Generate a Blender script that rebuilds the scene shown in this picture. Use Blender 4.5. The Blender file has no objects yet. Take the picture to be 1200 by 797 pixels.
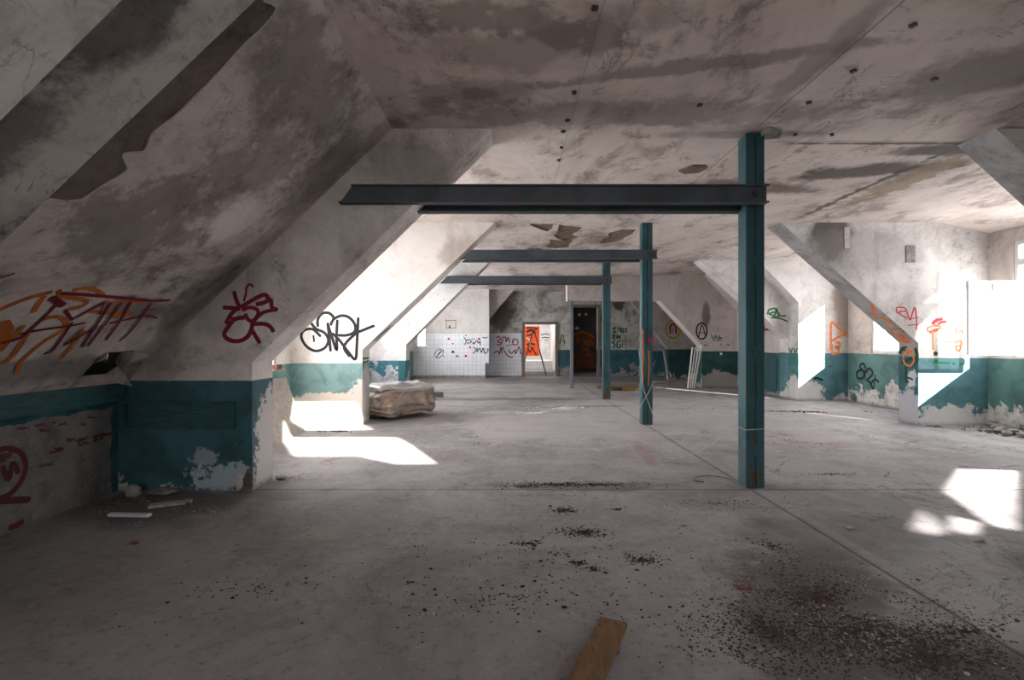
import bpy, bmesh, math, random
from mathutils import Vector, Matrix, noise as mnoise
from mathutils.geometry import tessellate_polygon
random.seed(7)
COL = bpy.context.scene.collection
CAMH, F, CX, CY = 1.35, 600.0, 598.0, 400.0
CEIL = 3.27
SUN = Vector((-1.0, 1.45, -0.75))          # travel direction of the sunlight

# ------------------------------------------------------------------ helpers
def ray(px, py):
    return Vector(((px-CX)/F, 1.0, (CY-py)/F))
def on_y(px, py, Y):
    r = ray(px, py); return Vector((r.x*Y, Y, CAMH+r.z*Y))
def on_x(px, py, X):
    r = ray(px, py); t = X/r.x; return Vector((X, t, CAMH+r.z*t))
def on_z(px, py, Z=0.0):
    r = ray(px, py); t = (Z-CAMH)/r.z; return Vector((r.x*t, t, Z))
def on_plane(px, py, p0, n):
    r = ray(px, py); o = Vector((0, 0, CAMH)); t = (p0-o).dot(n)/r.dot(n); return o+r*t

def link(name, me, mat=None, parent=None, smooth=False):
    o = bpy.data.objects.new(name, me); COL.objects.link(o)
    if mat:
        for m in (mat if isinstance(mat, (list, tuple)) else [mat]): me.materials.append(m)
    if parent is not None:
        o.parent = parent
        o.location = -parent.location if parent.type == 'EMPTY' else (0, 0, 0)
        if parent.type != 'EMPTY' and '_off' in parent: pass
    if smooth:
        for p in me.polygons: p.use_smooth = True
    return o
def obj(name, bm, mat=None, parent=None, smooth=False):
    bmesh.ops.recalc_face_normals(bm, faces=bm.faces)
    me = bpy.data.meshes.new(name); bm.to_mesh(me); bm.free()
    return link(name, me, mat, parent, smooth)
def tag(o, label=None, cat=None, group=None, kind=None):
    if label: o['label'] = label
    if cat: o['category'] = cat
    if group: o['group'] = group
    if kind: o['kind'] = kind
    return o
def thing(name, loc, label, cat, group=None):
    o = bpy.data.objects.new(name, None); COL.objects.link(o); o.location = loc
    o.empty_display_size = 0.1
    return tag(o, label, cat, group)
def struct(o): o['kind'] = 'structure'; return o

def add_prism(bm, poly, holes, frame, t0, t1):
    """frame(u,v,t)->Vector ; polygon with holes extruded t0..t1"""
    loops = [poly]+list(holes or [])
    flat = [p for l in loops for p in l]
    tris = tessellate_polygon([[Vector((p[0], p[1], 0)) for p in l] for l in loops])
    a = [bm.verts.new(frame(p[0], p[1], t0)) for p in flat]
    b = [bm.verts.new(frame(p[0], p[1], t1)) for p in flat]
    for t in tris:
        try: bm.faces.new([a[i] for i in t]); bm.faces.new([b[i] for i in reversed(t)])
        except ValueError: pass
    k = 0
    for l in loops:
        n = len(l)
        for i in range(n):
            j = (i+1) % n
            try: bm.faces.new([a[k+i], a[k+j], b[k+j], b[k+i]])
            except ValueError: pass
        k += n
def FX(u, v, t): return Vector((t, u, v))
def FY(u, v, t): return Vector((u, t, v))
def FZ(u, v, t): return Vector((u, v, t))
def prism(name, poly, frame, t0, t1, mat, holes=None, parent=None, bevel=0):
    bm = bmesh.new(); add_prism(bm, poly, holes, frame, t0, t1)
    bmesh.ops.dissolve_limit(bm, angle_limit=0.001, verts=bm.verts, edges=bm.edges) if not holes else None
    if bevel: bmesh.ops.bevel(bm, geom=bm.edges[:], offset=bevel, segments=2, affect='EDGES', clamp_overlap=True)
    return obj(name, bm, mat, parent)
def R(a0, b0, a1, b1): return [(a0, b0), (a1, b0), (a1, b1), (a0, b1)]
def add_box(bm, c, s, rot=None, bev=0):
    g = bmesh.ops.create_cube(bm, size=1.0)['verts']
    M = Matrix.Translation(Vector(c)) @ (rot.to_4x4() if rot else Matrix()) @ Matrix.Diagonal((s[0], s[1], s[2], 1))
    bmesh.ops.transform(bm, matrix=M, verts=g)
    if bev:
        ed = list({e for v in g for e in v.link_edges})
        bmesh.ops.bevel(bm, geom=ed, offset=bev, segments=2, affect='EDGES', clamp_overlap=True)
def box(name, c, s, mat, parent=None, rot=None, bev=0.004):
    bm = bmesh.new(); add_box(bm, c, s, rot, bev); return obj(name, bm, mat, parent)
def add_tube(bm, pts, r, seg=8):
    rings = []
    n = len(pts); up = Vector((0, 0, 1))
    for i, p in enumerate(pts):
        d = (pts[min(i+1, n-1)]-pts[max(i-1, 0)]).normalized()
        s = d.cross(up)
        if s.length < 1e-3: s = d.cross(Vector((1, 0, 0)))
        s.normalize(); u = s.cross(d)
        rr = r[i] if isinstance(r, list) else r
        rings.append([bm.verts.new(p+(s*math.cos(a)+u*math.sin(a))*rr) for a in [2*math.pi*k/seg for k in range(seg)]])
    for i in range(n-1):
        for k in range(seg):
            bm.faces.new([rings[i][k], rings[i][(k+1) % seg], rings[i+1][(k+1) % seg], rings[i+1][k]])
    bm.faces.new(rings[0]); bm.faces.new(list(reversed(rings[-1])))
def tube(name, pts, r, mat, parent=None, seg=8):
    bm = bmesh.new(); add_tube(bm, pts, r, seg); return obj(name, bm, mat, parent, smooth=True)
def smooth_pts(pts, k=6):
    if len(pts) < 3: return list(pts)
    P = [pts[0]]+list(pts)+[pts[-1]]; out = []
    for i in range(1, len(P)-2):
        for j in range(k):
            t = j/k
            a, b, c, d = P[i-1], P[i], P[i+1], P[i+2]
            out.append(0.5*((2*b)+(c-a)*t+(2*a-5*b+4*c-d)*t*t+(3*b-a-3*c+d)*t**3))
    out.append(P[-2]); return out
def add_stroke(bm, pts, w, n, lift=0.002):
    """painted stroke: thin film of paint lying on a surface with normal n"""
    m = len(pts)
    L, Rr = [], []
    for i in range(m):
        d = pts[min(i+1, m-1)]-pts[max(i-1, 0)]
        if d.length < 1e-6: d = Vector((1, 0, 0))
        d.normalize(); s = d.cross(n).normalized()
        e = min(i, m-1-i); ww = w*(0.65 if e == 0 else 1.0)/2
        L.append(bm.verts.new(pts[i]+s*ww+n*lift)); Rr.append(bm.verts.new(pts[i]-s*ww+n*lift))
    for i in range(m-1):
        try: bm.faces.new([L[i], L[i+1], Rr[i+1], Rr[i]])
        except ValueError: pass
def add_disc(bm, c, r, n, lift=0.003, seg=18):
    a = n.orthogonal().normalized(); b = n.cross(a)
    bm.faces.new([bm.verts.new(c+n*lift+(a*math.cos(t)+b*math.sin(t))*r) for t in [2*math.pi*k/seg for k in range(seg)]])
def graffiti(strokes, w, proj, n, mat, parent, label, name='graffiti', lift=0.002, discs=()):
    """strokes: lists of photo pixels; proj maps a pixel to the wall; w in metres"""
    bm = bmesh.new(); n = Vector(n).normalized()
    for i, s in enumerate(strokes):
        ww = w
        if isinstance(s, tuple) and isinstance(s[0], (int, float)) and isinstance(s[1], list): ww, s = s
        pts = smooth_pts([proj(*p) for p in s]) if len(s) > 2 else [proj(*p) for p in s]
        add_stroke(bm, pts, ww, n, lift+0.00025*i)
    for (p, r) in discs: add_disc(bm, proj(*p), r, n)
    me = bpy.data.meshes.new(name); bm.to_mesh(me); bm.free()
    o = link(name, me, mat, parent)
    o['label'] = label
    return o

# ------------------------------------------------------------------ materials
class M:
    def __init__(s, name, rough=0.85, spec=0.25):
        s.m = bpy.data.materials.new(name); s.m.use_nodes = True
        s.t = s.m.node_tree; s.t.nodes.clear()
        s.out = s.t.nodes.new('ShaderNodeOutputMaterial'); s.b = s.t.nodes.new('ShaderNodeBsdfPrincipled')
        s.t.links.new(s.b.outputs[0], s.out.inputs[0])
        s.b.inputs['Roughness'].default_value = rough; s.b.inputs['Specular IOR Level'].default_value = spec
        g = s.t.nodes.new('ShaderNodeNewGeometry'); s.pos = g.outputs['Position']
        x = s.t.nodes.new('ShaderNodeSeparateXYZ'); s.t.links.new(s.pos, x.inputs[0])
        s.x, s.y, s.z = x.outputs
    def set(s, sock, v):
        if isinstance(v, bpy.types.NodeSocket): s.t.links.new(v, sock)
        elif isinstance(v, (tuple, list)) and len(v) == 3 and sock.type == 'RGBA': sock.default_value = (*v, 1)
        else: sock.default_value = v
    def vec(s, scale=(1, 1, 1), loc=(0, 0, 0), rot=(0, 0, 0), src=None):
        n = s.t.nodes.new('ShaderNodeMapping'); s.t.links.new(src or s.pos, n.inputs[0])
        n.inputs['Scale'].default_value = scale; n.inputs['Location'].default_value = loc; n.inputs['Rotation'].default_value = rot
        return n.outputs[0]
    def noise(s, scale, detail=6, rough=0.6, dist=0, vec=None):
        n = s.t.nodes.new('ShaderNodeTexNoise'); s.t.links.new(vec or s.pos, n.inputs['Vector'])
        n.inputs['Scale'].default_value = scale; n.inputs['Detail'].default_value = detail
        n.inputs['Roughness'].default_value = rough; n.inputs['Distortion'].default_value = dist
        return n.outputs['Fac']
    def vor(s, scale, feat='DISTANCE_TO_EDGE', vec=None, rnd=1):
        n = s.t.nodes.new('ShaderNodeTexVoronoi'); n.feature = feat; s.t.links.new(vec or s.pos, n.inputs['Vector'])
        n.inputs['Scale'].default_value = scale; n.inputs['Randomness'].default_value = rnd
        return n.outputs['Distance']
    def ramp(s, f, a, b, lo=0.0, hi=1.0):
        n = s.t.nodes.new('ShaderNodeMapRange'); n.interpolation_type = 'SMOOTHSTEP'
        s.set(n.inputs[0], f); n.inputs[1].default_value = a; n.inputs[2].default_value = b
        n.inputs[3].default_value = lo; n.inputs[4].default_value = hi
        return n.outputs[0]
    def math(s, op, a, b=0.0, c=None):
        n = s.t.nodes.new('ShaderNodeMath'); n.operation = op; s.set(n.inputs[0], a); s.set(n.inputs[1], b)
        if c is not None: s.set(n.inputs[2], c)
        return n.outputs[0]
    def mul(s, a, b): return s.math('MULTIPLY', a, b)
    def add(s, a, b): return s.math('ADD', a, b)
    def mix(s, f, a, b):
        n = s.t.nodes.new('ShaderNodeMix'); n.data_type = 'RGBA'
        s.set(n.inputs[0], f); s.set(n.inputs[6], a); s.set(n.inputs[7], b)
        return n.outputs[2]
    def blotch(s, c, r, wob=0.5, nscale=2.5, a=1.05, b=0.5, rot=(0, 0, 0), nr=0.68):
        d = s.t.nodes.new('ShaderNodeVectorMath'); d.operation = 'SUBTRACT'; s.t.links.new(s.pos, d.inputs[0]); d.inputs[1].default_value = c
        v = s.vec(scale=(1/r[0], 1/r[1], 1/r[2]), rot=(0, 0, 0), src=d.outputs[0])
        if rot != (0, 0, 0):
            v0 = s.vec(rot=rot, src=d.outputs[0]); v = s.vec(scale=(1/r[0], 1/r[1], 1/r[2]), src=v0)
        l = s.t.nodes.new('ShaderNodeVectorMath'); l.operation = 'LENGTH'; s.t.links.new(v, l.inputs[0])
        nn = s.noise(nscale, 9, nr)
        return s.ramp(s.add(l.outputs['Value'], s.mul(s.math('SUBTRACT', nn, 0.5), wob*4)), a, b)
    def bump(s, h, strength=0.3, dist=0.02):
        n = s.t.nodes.new('ShaderNodeBump'); n.inputs['Strength'].default_value = strength; n.inputs['Distance'].default_value = dist
        s.set(n.inputs['Height'], h); s.t.links.new(n.outputs[0], s.b.inputs['Normal'])
    def col(s, c): s.set(s.b.inputs['Base Color'], c); return s.m

TEAL = (0.050, 0.128, 0.150)
def plaster(name, light=(0.60, 0.56, 0.53), mid=(0.44, 0.40, 0.37), dark=(0.20, 0.17, 0.155), grime=0.5,
            off=(0, 0, 0), scale=1.0, teal=None, teal_col=TEAL, peel=0.5, peel_z=0.5, bare=(0.55, 0.51, 0.47),
            blots=(), post=(), tile=None, streak=0.35, teal_if=None):
    m = M(name); v = m.vec(loc=off)
    big = m.noise(1.1*scale, 10, 0.70, 0.5, v); fine = m.noise(6.5*scale, 10, 0.76, 0.3, v); grain = m.noise(38, 4, 0.6, 0, v)
    c = m.mix(m.ramp(big, 0.40, 0.60), light, mid)
    c = m.mix(m.mul(m.ramp(m.add(m.mul(big, 0.6), m.mul(fine, 0.4)), 0.53, 0.64), grime), c, dark)
    # cloudy scuffs and hairline cracks
    c = m.mix(m.ramp(fine, 0.54, 0.68, 0, 0.40*grime+0.1), c, dark)
    scr = m.noise(7, 8, 0.75, 0.2, m.vec(scale=(1, 0.5, 3.0), rot=(0.3, 0.9, 0.2), loc=off)); c = m.mix(m.ramp(scr, 0.58, 0.66, 0, 0.35*grime), c, dark); c = m.mix(m.ramp(scr, 0.42, 0.34, 0, 0.35), c, tuple(min(1, q*1.12) for q in light))
    c = m.mix(m.ramp(grain, 0.62, 0.74, 0, 0.22), c, dark)
    vv = m.noise(1.6, 5, 0.6, 0, v)
    ed = m.vor(0.8*scale, vec=m.vec(loc=off, scale=(1, 1, 1)))
    crack = m.mul(m.ramp(m.math('ABSOLUTE', m.math('SUBTRACT', m.noise(1.3, 9, 0.62, 0.9, v), 0.5)), 0.0055, 0.0), m.ramp(vv, 0.48, 0.6))
    c = m.mix(m.mul(crack, 0.65), c, (0.12, 0.10, 0.09))
    if streak:
        st = m.noise(3.0, 5, 0.6, 0, m.vec(scale=(1.6, 1.6, 0.22), loc=off))
        c = m.mix(m.ramp(st, 0.55, 0.75, 0, streak), c, dark)
    height = m.add(m.mul(fine, 0.4), m.mul(grain, 0.15))
    for (cc, rr, colr, k, *rest) in blots:
        w = rest[0] if rest else 0.45
        ns = rest[1] if len(rest) > 1 else 2.5
        bl = m.blotch(cc, rr, w, ns)
        c = m.mix(m.mul(bl, k), c, colr)
    if tile:
        x0, x1, z1 = tile; s = 0.155
        gx = m.math('ABSOLUTE', m.math('SUBTRACT', m.math('FRACT', m.mul(m.x, 1/s)), 0.5))
        gz = m.math('ABSOLUTE', m.math('SUBTRACT', m.math('FRACT', m.mul(m.z, 1/s)), 0.5))
        g = m.ramp(m.math('MAXIMUM', gx, gz), 0.455, 0.485)
        tc = m.mix(m.ramp(m.noise(2.2, 4, 0.6), 0.4, 0.7), (0.76, 0.79, 0.83), (0.64, 0.67, 0.71))
        tc = m.mix(m.mul(g, 0.5), tc, (0.22, 0.24, 0.27))
        inx = m.mul(m.math('GREATER_THAN', m.x, x0), m.math('LESS_THAN', m.x, x1))
        tm = m.mul(inx, m.math('LESS_THAN', m.z, z1))
        c = m.mix(tm, c, tc)
    if teal is not None:
        e = m.add(m.z, m.mul(m.math('SUBTRACT', m.noise(9, 4), 0.5), 0.012))
        tm = m.math('LESS_THAN', e, teal)
        if teal_if: tm = m.mul(tm, m.math(teal_if[1], getattr(m, teal_if[0]), teal_if[2]))
        tn = m.noise(3.0*scale, 7, 0.6, 0.4, v)
        tc = m.mix(m.ramp(tn, 0.4, 0.66), teal_col, tuple(q*0.62 for q in teal_col))
        tc = m.mix(m.ramp(m.noise(12, 6, 0.7, 0, v), 0.63, 0.70, 0, 0.6), tc, tuple(min(1, q*1.6+0.05) for q in teal_col))
        # chipped plaster, more of it towards the floor
        pn = m.noise(2.3, 10, 0.68, 0.5, v)
        pm = m.ramp(m.add(pn, m.ramp(m.z, peel_z, 0.0, -0.09, 0.16)), 0.66-0.14*peel, 0.672-0.14*peel)
        bc = m.mix(m.ramp(m.noise(7, 8, 0.7, 0, v), 0.42, 0.62), bare, tuple(q*0.62 for q in bare))
        tc = m.mix(pm, tc, bc)
        c = m.mix(tm, c, tc)
        height = m.add(height, m.mul(m.mul(tm, pm), -0.6))
        m.set(m.b.inputs['Roughness'], m.mix(m.mul(tm, m.math('SUBTRACT', 1.0, pm)), (0.88,)*3, (0.5,)*3))
    for (cc_, rr_, colr_, k_, w_, ns_) in post:
        c = m.mix(m.mul(m.blotch(cc_, rr_, min(w_*2.2, 1.0), ns_*1.2, 1.02, 0.97, nr=0.78), k_), c, colr_)
    # darker line just above the floor
    c = m.mix(m.ramp(m.add(m.z, m.mul(fine, 0.12)), 0.13, 0.05, 0, 0.55), c, (0.16, 0.14, 0.13))
    m.bump(height, 0.45, 0.012)
    return m.col(c)

def flat(name, c, rough=0.8, var=0.25, scale=6, bump=0.15, spec=0.25, dark=None):
    m = M(name, rough, spec); n = m.noise(scale, 8, 0.65)
    cc = m.mix(m.ramp(n, 0.38, 0.66), c, dark or tuple(q*(1-var) for q in c))
    m.bump(m.noise(scale*4, 5, 0.7), bump, 0.004)
    return m.col(cc)
def spray(name, c):
    return flat(name, c, 0.55, 0.3, 14, 0.05)

def steel(name, c, rust=0.2, dark=None, seedoff=(0, 0, 0)):
    m = M(name, 0.5, 0.4); v = m.vec(loc=seedoff)
    n = m.noise(2.0, 8, 0.65, 0.3, v)
    cc = m.mix(m.ramp(n, 0.35, 0.7), c, dark or tuple(q*0.6 for q in c))
    cc = m.mix(m.ramp(m.noise(18, 6, 0.7, 0, m.vec(scale=(1, 1, 0.35))), 0.62, 0.70, 0, 0.6), cc, tuple(q*0.35 for q in c))
    rz = m.add(m.noise(7, 8, 0.7, 0, m.vec(scale=(1, 1, 0.4), loc=seedoff)), m.ramp(m.z, 0.6, 0.0, 0, 0.12))
    cc = m.mix(m.ramp(rz, 0.70-rust*0.3, 0.74-rust*0.3), cc, (0.10, 0.045, 0.03))
    m.bump(m.noise(30, 5), 0.2, 0.004)
    return m.col(cc)

# stains
BLK = (0.055, 0.045, 0.04); BRN = (0.17, 0.135, 0.11); GRY = (0.24, 0.225, 0.215)

m_left_near = plaster('plaster_left_slope', (0.66, 0.585, 0.54), (0.43, 0.375, 0.345), (0.13, 0.108, 0.096), 0.85, (3, 1, 5), 0.9,
    blots=[((-2.35, 3.2, 2.05), (0.9, 0.55, 0.45), (0.17, 0.135, 0.115), 0.65, 0.9, 4.0), ((-1.75, 3.6, 2.6), (0.55, 0.5, 0.5), (0.20, 0.16, 0.14), 0.55, 0.9, 5.0),
           ((-1.3, 3.3, 3.0), (0.4, 0.9, 0.35), (0.15, 0.125, 0.11), 0.55, 0.8, 4.0), ((-2.1, 3.9, 2.3), (0.35, 0.2, 0.35), (0.74, 0.66, 0.61), 0.7, 0.5, 3.0),
           ((-1.55, 4.35, 2.75), (0.6, 0.35, 0.8), BLK, 0.5, 0.35),
           ((-2.9, 3.95, 1.6), (0.6, 0.5, 0.10), BLK, 0.6, 0.4, 1.4),
           ((-2.5, 4.45, 1.75), (1.0, 0.35, 0.6), BLK, 0.55, 0.4),
           ((-3.3, 3.6, 1.15), (0.3, 1.2, 0.13), (0.13, 0.12, 0.115), 0.6, 0.4)])
m_left_rafter = plaster('plaster_rafter_strip', (0.60, 0.55, 0.52), (0.40, 0.37, 0.35), (0.09, 0.08, 0.075), 0.9, (9, 2, 1), 1.3,
    blots=[((-1.55, 2.1, 2.7), (0.5, 0.3, 0.45), BLK, 0.75, 0.5, 3.5), ((-2.1, 2.1, 2.2), (0.35, 0.3, 0.35), BLK, 0.7, 0.5, 3.5)])
m_fin_left0 = plaster('plaster_fin_near', (0.58, 0.54, 0.50), (0.38, 0.355, 0.33), (0.09, 0.08, 0.075), 0.9, (5, 4, 2), 1.6)
m_fin_left1 = plaster('plaster_fin_left_first', (0.72, 0.66, 0.63), (0.54, 0.485, 0.455), (0.22, 0.19, 0.175), 0.55, (1, 7, 3), 1.0, teal=0.995, peel=-0.15, peel_z=0.42,
    blots=[((-2.6, 4.62, 1.75), (0.45, 0.5, 0.55), (0.17, 0.15, 0.145), 0.35, 0.35), ((-0.9, 4.62, 2.95), (0.6, 0.5, 0.3), (0.20, 0.165, 0.145), 0.55, 0.35),
           ((-3.2, 4.62, 1.35), (0.35, 0.5, 0.5), (0.15, 0.13, 0.12), 0.5, 0.35)],
    post=[((-2.30, 4.98, 0.35), (0.06, 0.34, 0.62), (0.60, 0.57, 0.55), 1.0, 0.22, 5.0), ((-2.52, 4.60, 0.12), (0.34, 0.10, 0.13), (0.42, 0.49, 0.52), 0.85, 0.7, 9.0), ((-2.75, 4.60, 0.30), (0.14, 0.10, 0.08), (0.42, 0.47, 0.50), 0.6, 0.5, 6.0)])
m_fin_left = plaster('plaster_fin_left_bright', (0.80, 0.765, 0.73), (0.72, 0.68, 0.64), (0.40, 0.34, 0.30), 0.35, (2, 2, 8), 1.0, teal=0.995, teal_col=(0.22, 0.36, 0.35), peel=0.1, peel_z=0.55, bare=(0.66, 0.58, 0.5),  # paler teal: the bay's bright light is put into the paint colour
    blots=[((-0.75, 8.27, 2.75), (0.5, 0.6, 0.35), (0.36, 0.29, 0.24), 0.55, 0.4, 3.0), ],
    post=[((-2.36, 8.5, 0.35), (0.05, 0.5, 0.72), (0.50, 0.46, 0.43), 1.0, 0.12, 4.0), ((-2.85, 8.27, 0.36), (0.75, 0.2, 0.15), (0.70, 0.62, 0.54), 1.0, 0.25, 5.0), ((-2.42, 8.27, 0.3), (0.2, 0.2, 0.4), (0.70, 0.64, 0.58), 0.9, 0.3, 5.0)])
m_fin_left3 = plaster('plaster_fin_left_third', (0.72, 0.71, 0.70), (0.60, 0.59, 0.58), (0.35, 0.33, 0.32), 0.35, (2, 9, 8), 1.0, teal=0.90, teal_col=(0.045, 0.18, 0.24), peel=1.25, peel_z=1.0, bare=(0.55, 0.58, 0.60))
m_outer_left = plaster('plaster_outer_left', (0.72, 0.68, 0.64), (0.6, 0.56, 0.52), (0.35, 0.3, 0.27), 0.35, (1, 1, 1), 1.0, teal=0.99, teal_col=(0.16, 0.32, 0.30), peel=0.2)  # teal lightened here too for the brightness of the bay
m_right1 = plaster('plaster_fin_right', (0.66, 0.63, 0.61), (0.50, 0.47, 0.45), (0.20, 0.18, 0.17), 0.5, (4, 6, 1), 1.0, teal=1.08, teal_col=(0.085, 0.195, 0.215), peel=0.30, peel_z=0.55, bare=(0.58, 0.56, 0.55),
    blots=[((5.15, 8.27, 3.05), (0.42, 0.6, 0.55), BLK, 0.85, 0.35, 3.0), ((5.6, 8.27, 2.8), (1.2, 0.6, 0.5), (0.28, 0.26, 0.25), 0.5, 0.4), ((7.6, 11.7, 2.2), (0.3, 0.5, 0.9), (0.24, 0.19, 0.16), 0.75, 0.35, 3.0)],
    post=[((6.58, 11.9, 0.15), (0.05, 0.3, 0.42), (0.52, 0.50, 0.50), 1.0, 0.2, 4.0), ((6.8, 11.7, 0.2), (0.35, 0.2, 0.25), (0.56, 0.54, 0.52), 0.9, 0.4, 5.0), ((7.1, 8.27, 0.12), (0.6, 0.2, 0.2), (0.56, 0.54, 0.52), 0.9, 0.4, 5.0)])
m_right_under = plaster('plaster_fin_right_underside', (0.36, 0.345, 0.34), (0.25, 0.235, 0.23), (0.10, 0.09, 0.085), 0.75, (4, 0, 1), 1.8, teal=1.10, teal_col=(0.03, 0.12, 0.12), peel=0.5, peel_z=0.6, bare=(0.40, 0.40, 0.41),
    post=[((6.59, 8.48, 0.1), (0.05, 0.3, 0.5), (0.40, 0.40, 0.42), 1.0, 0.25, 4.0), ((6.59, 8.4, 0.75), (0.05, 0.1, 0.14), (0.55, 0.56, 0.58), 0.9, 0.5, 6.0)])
m_outer_right = plaster('plaster_outer_right', (0.56, 0.51, 0.475), (0.42, 0.37, 0.34), (0.16, 0.13, 0.11), 0.5, (8, 6, 1), 1.0, teal=1.08, teal_col=(0.11, 0.215, 0.20), peel=0.62, peel_z=0.75, bare=(0.60, 0.56, 0.53))
m_far_right = plaster('plaster_far_right', (0.60, 0.535, 0.50), (0.48, 0.425, 0.395), (0.24, 0.20, 0.18), 0.4, (8, 1, 1), 0.8, teal=1.06, teal_col=(0.035, 0.10, 0.095), peel=0.05, peel_z=0.3, bare=(0.36, 0.34, 0.31), post=[((6.1, 14.9, 0.12), (0.62, 0.2, 0.36), (0.34, 0.32, 0.29), 1.0, 0.22, 3.0)],
    blots=[((5.70, 14.9, 2.1), (0.16, 0.5, 0.45), (0.10, 0.075, 0.06), 0.75, 0.15, 4), ((6.0, 14.9, 0.1), (0.8, 0.6, 0.42), (0.36, 0.34, 0.31), 0.95, 0.18, 4)])
m_far = plaster('plaster_far_wall', (0.50, 0.475, 0.455), (0.27, 0.25, 0.235), (0.08, 0.07, 0.062), 1.0, (3, 0, 6), 1.3, teal=1.02, teal_if=('x', 'GREATER_THAN', 1.75), teal_col=(0.035, 0.11, 0.135), peel=0.35, peel_z=1.0, bare=(0.30, 0.29, 0.28), tile=(-1.0, 0.42, 1.66),
    blots=[((-0.35, 19.7, 2.4), (0.65, 0.6, 0.75), (0.075, 0.06, 0.052), 0.9, 0.35, 3), ((4.2, 19.7, 2.75), (0.28, 0.5, 0.25), (0.03, 0.025, 0.02), 0.9, 0.4, 5), ((4.2, 19.7, 0.5), (0.45, 0.5, 0.6), (0.27, 0.26, 0.26), 0.9, 0.4, 3)])
m_tile_wall = plaster('tiled_white_wall', (0.60, 0.575, 0.55), (0.52, 0.495, 0.47), (0.3, 0.28, 0.26), 0.35, (3, 3, 6), 1.0, tile=(-5, -0.5, 1.62))
m_bulk = plaster('plaster_bulkhead', (0.56, 0.52, 0.49), (0.47, 0.43, 0.40), (0.25, 0.22, 0.2), 0.4, (3, 5, 6), 1.0)
m_white = plaster('plaster_white_room', (0.78, 0.77, 0.75), (0.68, 0.67, 0.65), (0.4, 0.38, 0.36), 0.3, (1, 5, 6), 1.0)
m_dark = plaster('plaster_dark_room', (0.10, 0.085, 0.08), (0.06, 0.05, 0.045), (0.03, 0.025, 0.022), 0.7, (1, 5, 2), 1.0)  # near-black plaster for the room behind the second doorway
m_shell = flat('roof_timber', (0.03, 0.026, 0.022), 0.95)

def knee_material():
    m = M('brick_and_teal_knee_wall', 0.9)
    n = m.noise(3, 8, 0.7); f = m.noise(14, 8, 0.75)
    c = m.mix(m.ramp(n, 0.38, 0.66), (0.20, 0.188, 0.18), (0.115, 0.105, 0.10))
    c = m.mix(m.ramp(f, 0.57, 0.7), c, (0.28, 0.268, 0.26))
    # brick courses showing through the render
    row = m.math('FRACT', m.mul(m.add(m.z, m.mul(m.noise(1.2, 3), 0.03)), 1/0.155))
    brick = m.mul(m.ramp(m.math('ABSOLUTE', m.math('SUBTRACT', row, 0.5)), 0.34, 0.26), m.ramp(m.noise(3.4, 6, 0.7, 0, m.vec(scale=(1, 1, 2.6), loc=(0, 3, 0))), 0.54, 0.58))
    brick = m.mul(brick, m.ramp(m.z, 0.30, 0.45))
    c = m.mix(brick, c, (0.10, 0.036, 0.030))
    # teal paint left above the ragged line and at the right end
    edge = m.add(m.z, m.mul(m.math('SUBTRACT', m.noise(5, 6, 0.7), 0.5), 0.10))
    tm = m.math('MAXIMUM', m.math('GREATER_THAN', edge, 0.76), m.math('GREATER_THAN', m.add(m.y, m.mul(m.math('SUBTRACT', m.noise(6, 6, 0.7), 0.5), 0.1)), 4.54))
    tc = m.mix(m.ramp(m.noise(4, 7), 0.4, 0.65), (0.035, 0.125, 0.14), (0.02, 0.07, 0.08))
    tc = m.mix(m.ramp(m.noise(9, 7, 0.7), 0.64, 0.68), tc, (0.11, 0.06, 0.045))
    c = m.mix(tm, c, tc)
    m.bump(m.add(m.mul(f, 0.6), m.mul(tm, 0.5)), 0.6, 0.02)
    return m.col(c)
m_knee = knee_material()

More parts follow.
